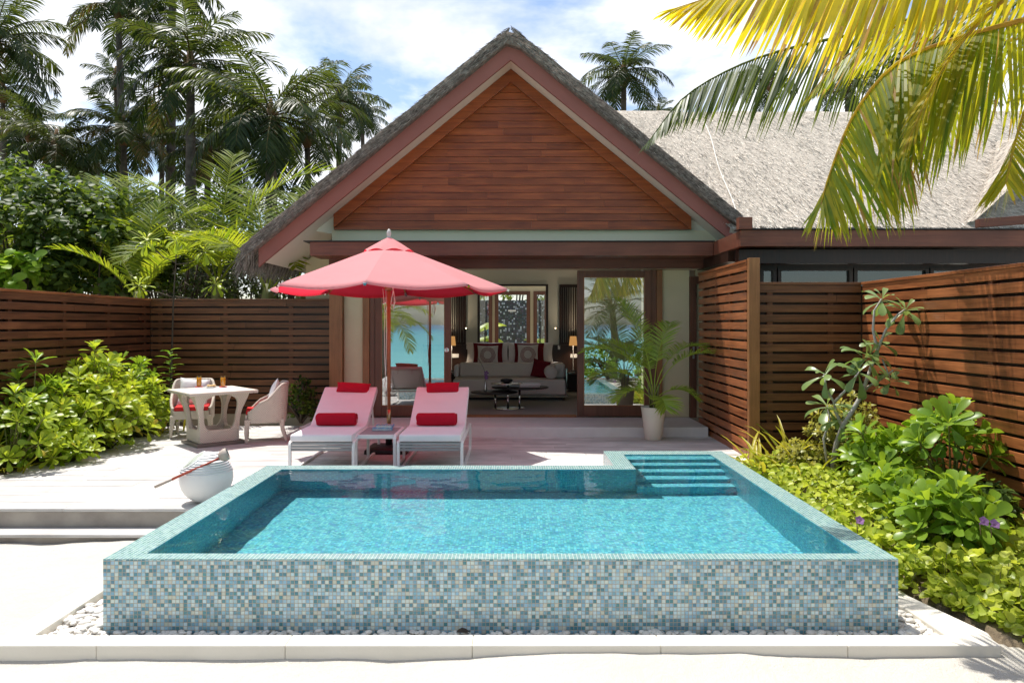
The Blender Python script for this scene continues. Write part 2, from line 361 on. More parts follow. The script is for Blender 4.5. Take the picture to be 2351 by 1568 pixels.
# ---------------------------------------------------------------- ground, deck, beach, lagoon
def lerp(a, b, t): return a+(b-a)*max(0, min(1, t))
def sandz(x, y):
    z = -.285
    if y > 4.5 and x < -2.9: z = -.238
    if x < 2.9 and y < 4.5: z = -.318+.045*max(0, min(1, (x+1.4)/1.2))+.010*sin(x*2.1)+.006*sin(x*5.3+1)
    if x < -3.1 and y > 6.0: z += .012*sin(x*3.1)
    if y < -3: z = -.29-max(0, -3-y)*.085
    z += .022*(noise.noise(V((x*1.1, y*1.1, 0)))) + .013*noise.noise(V((x*3.4, y*3.4, 3))) + .005*noise.noise(V((x*8, y*8, 6)))
    if 6.95 < y < 21 and -5.7 < x < 9: z = -1.3
    if -2.9 < x < 2.65 and 4.62 < y < 9: z = -1.3
    if 2.95 < x < 6 and 4.6 < y < 9.6: z = -.6
    return max(z, -4)
xs = [-400, -150, -60, -30, -18, -12] + [-9+.15*i for i in range(121)] + [12, 18, 30, 60, 150, 400]
ys = [-60, -40, -28, -20, -15, -12, -9, -7, -5, -3, -1, 1] + [2+.1*i for i in range(60)] + [8.2, 8.8, 9.4, 10, 12, 15, 18, 21, 21.2, 25, 30, 40, 60, 120, 400]
mb = MB(); nx = len(xs)
mb.add([(x, y, sandz(x, y)) for y in ys for x in xs],
       [(j*nx+i, j*nx+i+1, (j+1)*nx+i+1, (j+1)*nx+i) for j in range(len(ys)-1) for i in range(nx-1)], .5, True)
struct(mb.build('sand_beach', M['sand']))
mb = MB(); mb.add([(-3000, -4000, -1.25), (3000, -4000, -1.25), (3000, -9, -1.25), (-3000, -9, -1.25)], [(0,1,2,3)])
struct(mb.build('sea', M['sea']))
# deck: boards run along x; the front drop shows the concrete riser and a lower tread
mb = MB(); y = 6.83; k = 0
while y < 12.35:
    x0 = -5.75-R.uniform(0, .05); x1 = -2.66 if y < 7.93 else (1.04 if y < 8.82 else 3.0)
    cut = x0+R.uniform(.6, 2.4); a = x0
    while a < x1:
        b_ = min(cut, x1)
        mb.box(a+.001, y+.003, -.028, b_-.001, y+.137, R.uniform(-.0015, .0015), R.random()); a = b_; cut += R.uniform(1.8, 3)
    y += .14
struct(mb.build('deck', M['deck'], bevel=.004))
mb = MB(); mb.box(-8.0, 6.845, -.42, -2.66, 7.1, -.032, .5); struct(mb.build('deck_riser', M['conc']))
mb = MB()
mb.box(-5.9, 7.1, -.35, -2.66, 12.5, -.035); mb.box(-2.655, 7.94, -.35, 1.03, 12.5, -.035); mb.box(1.035, 8.83, -.35, 3.0, 12.5, -.035)
struct(mb.build('deck_base', M['conc']))
mb = MB(); mb.box(-8.0, 6.60, -.200, -2.66, 6.842, -.172, .5); struct(mb.build('lower_tread', M['deck'], bevel=.004))
mb = MB(); mb.box(-8.0, 6.63, -.42, -2.66, 6.842, -.204, .5); struct(mb.build('lower_riser', M['conc']))
mb = MB(); mb.box(-8.0, 6.83, -.03, -5.82, 7.2, -.001, .5); struct(mb.build('deck_strip', M['deck'], bevel=.004))
# entrance step in front of the doors
mb = MB(); mb.box(-3.25, 11.2, -.03, 2.94, 12.42, .145); struct(mb.build('entrance_step', M['step'], bevel=.006))
# planting beds
def bed(name, x0, x1, y0, y1, zf, nx=40, ny=50):
    m = MB(); m.add([(lerp(x0,x1,i/nx), lerp(y0,y1,j/ny), zf(lerp(x0,x1,i/nx), lerp(y0,y1,j/ny))+.03*noise.noise(V((i*.4,j*.4,x0)))) for j in range(ny+1) for i in range(nx+1)],
        [(j*(nx+1)+i, j*(nx+1)+i+1, (j+1)*(nx+1)+i+1, (j+1)*(nx+1)+i) for j in range(ny) for i in range(nx)], .5, True)
    return struct(m.build(name, M['soil']))
def bedz(x, y):
    z = lerp(-.27, -.03, (y-4.4)/4.2)
    return z
def kerbx(y): return 2.72 if y > 5.2 else lerp(2.97, 2.72, (y-4.45)/.75)
bed('planting_bed', 2.52, 5.2, 3.9, 9.6, lambda x, y: bedz(x, y) if (x > kerbx(y)+.12 and y > 4.45) or (y <= 4.45 and x > 3.3+(4.45-y)*.5) else -.45)
bed('garden_bed', -6.6, -5.78, 6.9, 13.2, lambda x, y: -.02)
bed('garden_soil', -40, 40, 13.3, 90, lambda x, y: -.12 if (x < -3.6 or y > 21) else -.6, 30, 40)
# kerb round the pool
mb = MB()
jx = [-7, -5.9, -4.75, -3.62, -2.5, -1.37, -.25, .88, 2.0, 2.92]
for a, b_ in zip(jx, jx[1:]): mb.box(a+.0006, 4.43+R.uniform(-.002, .002), -.42, b_-.0006, 4.585, -.218+R.uniform(-.0015, .0015), R.random())
for a, b_ in zip([4.587, 5.7, 6.85], [5.7, 6.85, 8.0]): mb.box(-3.16, a+.0015, -.42, -2.97, b_-.0015, -.220, R.random())
mb.prism([(2.68,4.587),(2.92,4.50),(2.96,4.62),(2.80,5.25),(2.80,7.9),(2.60,7.9),(2.60,5.25),(2.66,4.95)], lambda x, y: V((x,y,-.42)), lambda x, y: V((x,y,-.221)), .55)
struct(mb.build('stone_kerb', M['stone'], bevel=.008))
# pebbles fill the trench: nobody could count them
mb = MB(); rp = random.Random(3)
def peb(x, y, z, s):
    q = Matrix.Rotation(rp.uniform(0, 6.3), 3, 'Z') @ Matrix.Rotation(rp.uniform(-.4, .4), 3, 'X')
    mb.ell((x, y, z), s*rp.uniform(.8, 1.4), s*rp.uniform(.7, 1), s*rp.uniform(.42, .62), 9, 6, q, rp.random())
for i in range(900): peb(rp.uniform(-2.63, 2.55), rp.uniform(4.60, 4.735), -.275+rp.uniform(-.012, .02), rp.uniform(.016, .03))
for i in range(900): peb(rp.uniform(-2.95, -2.64), rp.uniform(4.6, 6.4), -.268+rp.uniform(-.02, .028), rp.uniform(.016, .034))
for i in range(700): peb(rp.uniform(2.48, 2.66), rp.uniform(4.6, 6.2), -.268+rp.uniform(-.02, .028), rp.uniform(.015, .03))
struct(mb.build('white_pebbles', M['pebble']), 'stuff')
mb = MB(); mb.box(-2.96, 4.59, -.5, 2.66, 4.735, -.30); mb.box(-2.96, 4.736, -.5, -2.635, 7.9, -.30); mb.box(2.465, 4.736, -.5, 2.66, 7.9, -.30); struct(mb.build('pebble_trench', M['conc']))
# ---------------------------------------------------------------- pool
PX0, PX1, PY0, PY1 = -2.63, 2.46, 4.74, 7.89          # outer shell
IX0, IX1, IY0, IY1 = -2.41, 2.27, 4.858, 7.68         # water
EX0, EX1, EY = 1.06, 1.265, 8.79                      # stair bay: outer left, inner left, outer back
EYI = 8.56; RZ = .2; DEP = .96 if REFRACT else .34
pool = thing('swimming_pool', 'raised swimming pool clad in blue and cream glass mosaic with water to its brim', 'swimming pool', (0, 6.3, 0))
mb = MB()   # outer skin
def wall(pts, z0, z1):
    for a, b_ in zip(pts, pts[1:]): mb.add([(*a, z0), (*b_, z0), (*b_, z1), (*a, z1)], [(0,1,2,3)])
wall([(PX0, PY1), (PX0, PY0), (PX1, PY0), (PX1, EY), (EX0, EY), (EX0, PY1), (PX0, PY1)], -.36, RZ-.006)
mb.build('outer_wall', M['tile'], pool)
mb = MB()   # rim: six flat strips sharing edges with a softened outside corner
zt = RZ
def quad(x0, y0, x1, y1): mb.add([(x0,y0,zt),(x1,y0,zt),(x1,y1,zt),(x0,y1,zt)], [(0,1,2,3)])
quad(PX0, PY0, PX1, IY0); quad(PX0, IY0, IX0, PY1); quad(IX0, IY1, EX0, PY1); quad(EX0, IY1, EX1, EY)
quad(EX1, EYI, IX1, EY); quad(IX1, IY0, PX1, EY)
wz = RZ-.006
for a, b_ in zip([(PX0, PY1), (PX0, PY0), (PX1, PY0), (PX1, EY), (EX0, EY), (EX0, PY1)], [(PX0, PY0), (PX1, PY0), (PX1, EY), (EX0, EY), (EX0, PY1), (PX0, PY1)]):
    mb.add([(*a, wz), (*b_, wz), (*b_, zt), (*a, zt)], [(0,1,2,3)])
mb.build('rim', M['rim'], pool)
mb = MB(); zb = RZ-DEP
wall([(IX0, IY0), (IX0, IY1), (EX1, IY1), (EX1, EYI), (IX1, EYI), (IX1, IY0), (IX0, IY0)], zb, RZ-.001)
mb.add([(IX0, IY0, zb), (IX1, IY0, zb), (IX1, IY1, zb), (IX0, IY1, zb)], [(0,1,2,3)])
mb.add([(EX1, IY1, zb), (IX1, IY1, zb), (IX1, EYI, zb), (EX1, EYI, zb)], [(0,1,2,3)])
bas = mb.build('basin', M['inner'], pool); recv = [bas]
for i in range(5):  # stair treads going down towards the camera
    m2 = MB(); y1 = EYI-.001; y0 = 8.34-TRD*i; z1 = RZ-.06-(.155 if REFRACT else .056)*i
    m2.box(EX1+.001, y0, zb-.001*i, IX1-.001, (8.34-TRD*(i-1) if i else y1), z1, .5)
    recv.append(m2.build('stair_tread', M['inner'], pool))
# the water surface is a fine grid with real ripples
zw = RZ-.006
def rip(x, y):
    return .0042*noise.noise(V((x*2.1, y*2.6, 1)))+.0021*noise.noise(V((x*5.5+3, y*6, 2)))+.0009*noise.noise(V((x*13, y*14, 4)))
def grid(m, x0, x1, y0, y1, d=.035):
    nx_, ny_ = int((x1-x0)/d), int((y1-y0)/d)
    m.add([(lerp(x0,x1,i/nx_), lerp(y0,y1,j/ny_), zw+RIP*rip(lerp(x0,x1,i/nx_), lerp(y0,y1,j/ny_))) for j in range(ny_+1) for i in range(nx_+1)],
          [(j*(nx_+1)+i, j*(nx_+1)+i+1, (j+1)*(nx_+1)+i+1, (j+1)*(nx_+1)+i) for j in range(ny_) for i in range(nx_)], .5, True)
mb = MB(); grid(mb, IX0, IX1, IY0, IY1); grid(mb, EX1, IX1, IY1, EYI)
wat = struct(mb.build('pool_water', M['water']))
if REFRACT:
    wat.cycles.is_caustics_caster = True
    for o in recv: o.cycles.is_caustics_receiver = True
# ---------------------------------------------------------------- slatted fences
def fence(name, label, along, fixed, a0, a1, z0, ztop, pitch=.1256, inward=1, cap=.035, step=1.15, mat='fence', seam=2.4, group=None):
    """along 'x' or 'y'; boards on the garden face, a second skin of boards behind covers the gaps"""
    base = (a0, fixed, 0) if along == 'x' else (fixed, a0, 0)
    f = thing(name, label, 'fence', base, group)
    def bx(m, u0, u1, d0, d1, zz0, zz1, t):
        d0, d1 = sorted((fixed+d0*inward, fixed+d1*inward))
        m.box(u0, d0, zz0, u1, d1, zz1, t) if along == 'x' else m.box(d0, u0, zz0, d1, u1, zz1, t)
    sl = MB(); bk = MB(); z = ztop-cap-.003
    while z-pitch > z0-.05:
        u = a0; nxt = a0+R.uniform(.8, seam)
        while u < a1-.01:
            e = min(nxt, a1)
            if a1-e < .3: e = a1
            bx(sl, u+.0015, e-.0015, 0, -.022, z-pitch+.031, z, R.random()); u = e; nxt = e+R.uniform(1.6, seam)
        bx(bk, a0, a1, -.062, -.08, z-pitch-.045, z-.045, R.random())
        z -= pitch
    sl.build('slats', M[mat], f, bevel=.003); bk.build('gap_shade_slats', M['dark'], f)  # second skin added and coloured dark to stand for shade in the gaps
    m = MB(); bx(m, a0-.01, a1+.01, .012, -.095, ztop-cap, ztop, .6); m.build('cap_rail', M['fence' if along == 'x' else 'fence_y'], f, bevel=.003)
    u = a0+.12
    while u < a1:
        m = MB(); bx(m, u, u+.07, -.023, -.061, z0-.1, ztop-cap-.004, R.random()); m.build('batten', M['post'], f); u += step
    return f
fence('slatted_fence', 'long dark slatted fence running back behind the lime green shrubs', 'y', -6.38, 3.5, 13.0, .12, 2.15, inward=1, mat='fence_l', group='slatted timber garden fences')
fl = fence('slatted_fence', 'dark slatted fence in shade behind the wicker dining set', 'x', 13.0, -6.38, -3.08, .12, 2.15, inward=-1, group='slatted timber garden fences')
mb = MB(); mb.box(-6.50, 12.99, -.1, -6.385, 13.11, 2.10, .4); mb.build('corner_post', M['dark'], fl)
mb = MB(); mb.box(-6.5, 13.02, -.3, -3.0, 13.2, .13); mb.build('plinth', M['cream'], fl)
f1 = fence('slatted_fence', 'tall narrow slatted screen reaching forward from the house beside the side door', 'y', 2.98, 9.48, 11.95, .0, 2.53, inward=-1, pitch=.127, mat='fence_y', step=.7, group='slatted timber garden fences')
mb = MB(); mb.box(2.983, 9.39, -.1, 3.12, 9.478, 2.545, .75); mb.build('end_post', M['trim'], f1, bevel=.004)
fb = fence('slatted_fence', 'broad slatted fence facing the pool behind the plumeria tree', 'x', 9.48, 3.13, 4.45, -.1, 2.24, inward=-1, pitch=.1256, step=.78, group='slatted timber garden fences')
mb = MB(); mb.box(4.445, 9.465, -.1, 4.57, 9.60, 2.19, .4); mb.build('corner_post', M['dark'], fb)
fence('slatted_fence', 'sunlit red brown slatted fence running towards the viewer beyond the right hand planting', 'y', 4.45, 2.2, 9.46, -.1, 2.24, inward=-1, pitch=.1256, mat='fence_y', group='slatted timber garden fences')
# ---------------------------------------------------------------- gabled villa
villa = thing('villa', 'gabled thatched villa with red bargeboards, timber gable and open sliding glass doors', 'villa', (0, 12.4, 0))
XA = -.05; SL = .82
def rk(z, x): return z-SL*abs(x-XA)
XL, XR = -3.97, 3.40
def band(z0, z1, xl, xr, y0, y1, xa=XA):
    """a bent strip following the rake between two heights, as a solid"""
    m = MB(); p = [(xl, z0-SL*abs(xl-xa)), (xa, z0), (xr, z0-SL*abs(xr-xa)), (xr, z1-SL*abs(xr-xa)), (xa, z1), (xl, z1-SL*abs(xl-xa))]
    vs = [V((x, y0, z)) for x, z in p]+[V((x, y1, z)) for x, z in p]
    fs = [(0,1,4,5), (1,2,3,4), (6,11,10,7), (7,10,9,8), (0,6,7,1), (1,7,8,2), (2,8,9,3), (3,9,10,4), (4,10,11,5), (5,11,6,0)]
    return m.add(vs, fs)
band(5.806, 6.08, XL, XR, 11.5, 11.56).build('bargeboard', M['redpaint'], villa, bevel=.006)
band(5.88, 5.93, XL+.02, XR, 11.562, 18.1).build('soffit', M['soffit'], villa)
# thatch
rt = random.Random(5)
def thatch_section(y, amp):
    out = []; n = 34
    top = []
    for i in range(n+1):
        x = -4.22+(3.52+4.22)*i/n
        z = 6.30-SL*abs(x-XA)-.05*math.exp(-((x-XA)/.18)**2)
        z += .03*noise.noise(V((x*2.2, y*1.5, 1)))*amp+.012*noise.noise(V((x*9, y*6, 4)))*amp
        top.append(V((x, y+.02*noise.noise(V((x*3, y, 9)))*amp, z)))
    bot = []
    for i in range(n, -1, -1):
        x = -4.15+(3.46+4.15)*i/n
        bot.append(V((x, y+.015*noise.noise(V((x*4, y, 2)))*amp, 6.075-SL*abs(x-XA)+.008*noise.noise(V((x*8, y, 5))))))
    return top+bot
mb = MB(); mb.loft([thatch_section(y, 1) for y in (11.38, 11.40, 11.7, 12.3, 13, 14, 15.5, 17, 18.3)], True, True, .45)
roof = mb.build('roof', M['thatchd'], villa)
def strand(m, p, d, L, w, t, up=None):
    d = V(d).normalized(); sd = d.cross(V((0, -1, 0)) if up is None else up)
    if sd.length < .01: sd = V((1,0,0))
    sd = sd.normalized()*w/2; p = V(p)
    m.add([p-sd, p+sd, p+d*L*.6+sd*.8, p+d*L, p+d*L*.6-sd*.8], [(0,1,2,3,4)], t)
mb = MB()
for i in range(4200):
    x = rt.uniform(-4.2, 3.48); sg = -1 if x < XA else 1
    u = rt.random(); z = 6.09+u*.20-SL*abs(x-XA)
    d = V((sg, 0, -SL)).normalized(); d += V((rt.gauss(0, .16), rt.uniform(-.28, .06), rt.gauss(0, .16)))
    strand(mb, (x, 11.365-.012*rt.random(), z), d, rt.uniform(.05, .17), rt.uniform(.004, .009), rt.random()**.8)
for i in range(1500):   # ragged fringe at the left eave, and loose tips along the top edge
    y = rt.uniform(11.36, 14); x = -4.22+rt.uniform(-.04, .25)
    strand(mb, (x, y, rk(6.08, x)+rt.uniform(-.02, .2)), (rt.gauss(-.35, .2), rt.gauss(-.05, .15), -1), rt.uniform(.12, .38), rt.uniform(.005, .012), rt.random(), V((0,-1,.2)))
for i in range(1500):
    x = rt.uniform(-4.2, 3.45); sg = -1 if x < XA else 1
    strand(mb, (x, rt.uniform(11.37, 11.5), rk(6.27, x)), V((sg, rt.uniform(-.3,.1), -SL+rt.uniform(.0, .4))), rt.uniform(.05, .13), .007, rt.random())
mb.build('thatch_fringe', M['thatchd'], roof)
# gable cladding, cut to the triangle
mb = MB(); PXL, PXR = -2.95, 2.90; z = 3.285; rg = random.Random(8); bh = .117
def xlim(zz): return max(PXL, XA-(5.74-zz)/SL), min(PXR, XA+(5.74-zz)/SL)
while z < 5.70:
    z1 = min(z+bh-.004, 5.72); a0, b0 = xlim(z); a1, b1 = xlim(z1)
    segs = []; u = a0+rg.uniform(.5, 2.2); lo0, lo1 = a0, a1
    while u < min(b0, b1)-.4:
        segs.append((lo0, lo1, u-.001, u-.001)); lo0 = lo1 = u+.001; u += rg.uniform(1.1, 2.4)
    segs.append((lo0, lo1, b0, b1))
    for q0, q1, r0, r1 in segs:
        if q1 > r1: continue
        t = rg.random()
        mb.add([(q0, 12.158, z), (r0, 12.158, z), (r1, 12.170, z1), (q1, 12.170, z1), (q0, 12.2, z), (r0, 12.2, z), (r1, 12.2, z1), (q1, 12.2, z1)],
               [(0,1,2,3), (0,4,5,1), (3,2,6,7), (0,3,7,4), (1,5,6,2)], t)
    z += bh
mb.build('gable_cladding', M['gable'], villa)
m = band(5.66, 5.875, PXL, PXR, 12.10, 12.157); m.t = [.5]*len(m.t)
m.build('gable_trim', M['gable'], villa, bevel=.004)
mb = MB(); mb.box(PXL, 12.12, 3.25, PXR, 12.2, 3.283, .3); mb.build('gable_sill', M['gable'], villa)
mb = MB(); mb.prism([(PXL-.1, 3.2), (3.35, 3.2), (3.35, 3.25), (XA, 5.9), (-3.3, 3.25)], lambda x, z: V((x, 12.205, z)), lambda x, z: V((x, 12.5, z)))
mb.build('gable_backing', M['inwall'], villa)
mb = MB(); mb.box(-3.0, 12.204, 2.62, 3.42, 12.55, 3.248); mb.build('lintel_wall', M['sage'], villa)
# beams: gutter board with a dark drip edge, and the beam below it
mb = MB(); mb.box(-3.13, 11.35, 2.755, 3.06, 12.0, 2.965, .5); mb.build('gutter_board', M['beam'], villa, bevel=.005)
mb = MB(); mb.box(-3.22, 11.32, 2.967, 3.07, 12.2, 2.982, .1); mb.build('drip_edge', M['black'], villa)
mb = MB(); mb.box(-3.0, 12.0, 2.615, 3.5, 12.2, 2.80, .3); mb.build('lower_beam', M['beam'], villa, bevel=.005)
mb = MB(); mb.box(-3.0, 12.002, 2.80, 3.0, 12.2, 2.966, .1); mb.build('beam_packing', M['dark'], villa)
# front wall
YW = 12.4
def fx(px): return gx(px, YW)
for name, a, b_, mat, y0 in (('corner_post', 760, 789, 'trim', 12.28), ('front_wall', 789.3, 833, 'cream', 12.42), ('door_trim', 833.3, 849, 'trim', 12.36), ('front_wall', 1520.3, 1583, 'cream', 12.42), ('door_trim', 1507, 1520, 'trim', 12.36), ('door_jamb', 1494, 1506.7, 'frame', 12.38), ('door_jamb', 849.3, 861, 'frame', 12.38)):
    mb = MB(); mb.box(fx(a), y0, -.02 if name == 'corner_post' else .146, fx(b_), 12.58, 2.614, .5); mb.build(name, M[mat], villa, bevel=.004)
mb = MB(); mb.prism([(-3.72,-.2),(-3.03,-.2),(-3.03,3.38),(-3.72,2.82)], lambda x, z: V((x,13.22,z)), lambda x, z: V((x,13.4,z))); mb.build('side_wall', M['cream'], villa)
mb = MB(); mb.box(fx(1615)+.02, 12.45, .146, 3.6, 12.58, 2.614); mb.box(fx(1599), 12.46, .146, fx(1615)+.018, 12.58, 2.614); mb.build('front_wall', M['cream'], villa)
mb = MB(); mb.box(fx(1583.5), 12.36, .147, fx(1598), 12.45, 2.5, .4); mb.box(fx(1598), 12.37, 2.38, fx(1622), 12.45, 2.5, .4)
sd = mb.build('side_door_frame', M['frame'], villa)
mb = MB(); mb.box(fx(1589), 12.352, 1.13, fx(1593.4), 12.359, 1.33); mb.build('lock_plate', M['steel'], sd, bevel=.002)
# sliding doors
def door(x0, x1, ya, lock_x=None, label=None):
    zb, zt, st = .17, 2.60, .105
    m = MB(); y0, y1 = ya, ya+.055
    m.box(x0, y0, zb, x0+st, y1, zt, .4); m.box(x1-st, y0, zb, x1, y1, zt, .6)
    m.box(x0+st+.001, y0+.002, zb, x1-st-.001, y1-.002, zb+.17, .2); m.box(x0+st+.001, y0+.002, zt-.11, x1-st-.001, y1-.002, zt, .3)
    d = m.build('sliding_door', M['frame'], villa, bevel=.004, label=label)
    m = MB(); xa, xb, za, zc = x0+st-.002, x1-st+.002, zb+.168, zt-.108; w = .014
    m.box(xa, y0-.004, za, xa+w, y0+.03, zc); m.box(xb-w, y0-.004, za, xb, y0+.03, zc); m.box(xa+w, y0-.004, za, xb-w, y0+.03, za+w); m.box(xa+w, y0-.004, zc-w, xb-w, y0+.03, zc)
    m.build('glazing_bead', M['trim'], d)
    m = MB(); m.add([(xa, y0+.02, za), (xb, y0+.02, za), (xb, y0+.02, zc), (xa, y0+.02, zc)], [(0,1,2,3)]); m.build('pane', M['pane'], d)
    if lock_x:
        m = MB(); m.loft([[V((lock_x+r*cos(a*pi/10), y0-dy, 1.275+r*sin(a*pi/10))) for a in range(20)] for r, dy in ((.04, 0), (.04, .006), (.03, .009), (.028, .004), (.012, .004), (.011, .011))], True, True)
        m.build('round_lock', M['chrome'], d)
    return d
door(fx(862), fx(1036), 12.36, fx(1026))
door(fx(1325), fx(1494), 12.36)
mb = MB(); mb.box(fx(1036)+.01, 12.40, .147, fx(1325)-.01, 12.53, .185); mb.build('door_track', M['trim'], villa)
# ---- room behind the doors
mb = MB(); mb.box(-2.93, 12.6, .02, 3.5, 20.7, .148); mb.build('room_floor', M['conc'], villa)
mb = MB(); mb.box(-2.94, 12.6, 3.15, 3.2, 18.12, 3.2); mb.build('ceiling', M['ceil'], villa)  # stops at the bedroom wall: bathroom left roofless to let daylight in
for x in (-2.99, 3.2):
    mb = MB(); mb.box(x-.05, 12.6, .15, x+.05, 20.7, 3.15); mb.build('inner_wall', M['inwall'], villa)
mb = MB(); mb.box(-2.938, 18, .15, -.885, 18.12, 3.148); mb.box(.83, 18, .15, 3.1, 18.12, 3.148); mb.box(-.885, 18, 2.675, .83, 18.12, 3.148); mb.build('bedroom_wall', M['inwall'], villa)
mb = MB(); mb.box(-.885, 17.97, 1.2, -.83, 18.14, 2.675); mb.box(.775, 17.97, 1.2, .83, 18.14, 2.675); mb.box(-.83, 17.97, 2.635, .775, 18.14, 2.675); mb.build('opening_frame', M['dark'], villa)
for x0, x1 in ((-1.60, -1.165), (1.10, 1.62)):
    mb = MB(); mb.box(x0, 17.95, 1.2, x1, 17.998, 1.27); mb.box(x0, 17.95, 2.60, x1, 17.998, 2.67); mb.box(x0, 17.95, 1.27, x0+.05, 17.998, 2.6); mb.box(x1-.05, 17.95, 1.27, x1, 17.998, 2.6)
    n = 8; w = (x1-x0-.1)/n
    for i in range(n): mb.box(x0+.05+i*w+.008, 17.955, 1.27, x0+.05+(i+1)*w-.008, 17.985, 2.6, i/8)
    mb.build('louvre_panel', M['dark'], villa)
mb = MB(); mb.box(-2.2, 17.86, .15, 2.2, 17.948, 1.21, .5); mb.build('headboard', M['dark'], villa)
for x0, x1, z0, z1, mat in ((-1.15, -1.10, 1.10, 1.20, 'whitefab'), (1.06, 1.11, 1.10, 1.2, 'whitefab'), (-1.60, -1.33, .90, .99, 'steel'), (1.36, 1.62, .9, .99, 'steel')):
    mb = MB(); mb.box(x0, 17.84, z0, x1, 17.858, z1); mb.build('switch_plate', M['ball'], villa, bevel=.003)
# bathroom wall with three framed windows, opening onto the shower court
mb = MB(); xs_ = [(-2.938, -1.05), (-.60, -.53), (.45, .54), (.95, 3.1)]
for a, b_ in xs_: mb.box(a, 20.5, .15, b_, 20.62, 3.148)
for a, b_ in ((-1.05, -.60), (-.53, .45), (.54, .95)): mb.box(a, 20.5, 2.62, b_, 20.62, 3.148)
mb.build('bathroom_wall', M['cream'], villa)
for a, b_ in ((-1.05, -.60), (-.53, .45), (.54, .95)):
    mb = MB(); mb.box(a, 20.46, .15, a+.1, 20.6, 2.62); mb.box(b_-.1, 20.46, .15, b_, 20.6, 2.62); mb.box(a+.1, 20.46, 2.52, b_-.1, 20.6, 2.62)
    w_ = mb.build('bathroom_window', M['frame'], villa)
    if a != -.53:
        mb = MB(); mb.add([(a+.1, 20.55, .15), (b_-.1, 20.55, .15), (b_-.1, 20.55, 2.52), (a+.1, 20.55, 2.52)], [(0,1,2,3)]); mb.build('pane', M['winpane'], w_)
        mb = MB(); hx = -.80 if a < 0 else .72; mb.tube([(hx, 20.42, 1.1), (hx, 20.42, 1.62)], .018, 8); mb.build('handle', M['black'], w_)
sw = thing('shower_wall', 'dark glittering mosaic shower wall seen through the room', 'wall', (0, 23, 0))
mb = MB(); mb.box(-1.5, 23, -.2, 1.3, 23.15, 2.45); mb.build('tiled_face', M['shower'], sw)
mb = MB(); mb.box(-.18, 22.93, 2.10, .06, 22.997, 2.15); mb.build('shelf', M['ball'], sw)
# ---------------------------------------------------------------- thatched wing to the right
wing = thing('pavilion_wing', 'long low wing with pale shaggy thatch and dark timber eaves on the right', 'pavilion', (6, 11, 0))
mb = MB(); WY0, WY1 = 11.44, 14.85
def wz(x, y): return 3.20+.82*(y-WY0)+.035*noise.noise(V((x*.9, y*.9, 3)))+.018*noise.noise(V((x*3.4, y*3.4, 7)))-.12*max(0, (y-14.55))
def wxl(y): return (6.27-(3.20+.82*(y-WY0)))/SL-.40
rows = []
for j in range(41):
    y = lerp(WY0, WY1, j/40); rows.append([V((x, y, wz(x, y))) for x in [lerp(wxl(y), 13, i/60) for i in range(61)]])
mb.loft(rows, False, False, .75)
mb.loft([[v+V((0, .10, -.15)) for v in rows[0]], rows[0]], False, False, .4)
mb.loft([rows[-1], [V((v.x, 18, v.z-2.4)) for v in rows[-1]]], False, False, .6)
wr = mb.build('roof', M['thatchb'], wing)
mb = MB(); rt = random.Random(9); dn = V((0, -1, -.82)).normalized(); nrm = V((0, -.63, .776))
for i in range(30000):
    y = rt.uniform(WY0-.01, WY1); x = rt.uniform(wxl(y), 10.4)
    d = dn+V((rt.gauss(.14, .2), rt.gauss(0, .1), rt.gauss(0, .1)))+nrm*rt.uniform(.04, .36)
    strand(mb, (x, y, wz(x, y)-.008), d, rt.uniform(.07, .2), rt.uniform(.004, .010), (0 if rt.random() < .33 else rt.uniform(.5, 1)), nrm)
mb.build('thatch_tips', M['thatch'], wr)
mb = MB(); mb.tube([(lerp(3.70, 3.50, t)+.02*sin(t*9), lerp(14.4, 11.6, t), wz(3.6, lerp(14.4, 11.6, t))+.03) for t in [i/20 for i in range(21)]], .011, 6); mb.build('valley_rope', M['rope'], wr)
mb = MB(); mb.box(3.06, 10.0, 2.755, 10.5, 10.08, 2.975, .5); mb.box(3.06, 10.08, 2.755, 3.13, 11.348, 2.965, .5); mb.build('gutter_board', M['beam'], wing, bevel=.005)
mb = MB(); mb.box(3.03, 9.96, 2.977, 10.5, 10.2, 2.992); mb.build('drip_edge', M['black'], wing)
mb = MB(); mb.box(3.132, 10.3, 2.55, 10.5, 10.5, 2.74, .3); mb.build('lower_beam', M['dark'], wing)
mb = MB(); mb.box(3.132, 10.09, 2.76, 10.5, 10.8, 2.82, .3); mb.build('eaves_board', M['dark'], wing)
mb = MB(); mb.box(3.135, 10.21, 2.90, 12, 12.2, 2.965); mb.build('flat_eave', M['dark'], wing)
mb = MB(); mb.box(3.07, 10.62, 2.60, 3.6, 12.40, 2.885); mb.build('corner_infill', M['dark'], wing)  # filler box added to block a light gap behind the beam
mb = MB(); mb.box(3.45, 11.50, 2.968, 12, 11.56, 3.10); mb.build('thatch_batten', M['beam'], wing)
mb = MB(); mb.box(3.3, 10.9, 0, 10.5, 11.0, 2.2); mb.box(3.3, 10.9, 2.2, 3.62, 11.0, 2.72); mb.box(6.75, 10.9, 2.2, 10.5, 11, 2.72); mb.box(3.62, 10.9, 2.53, 6.75, 11, 2.72); mb.build('wall', M['dark'], wing)
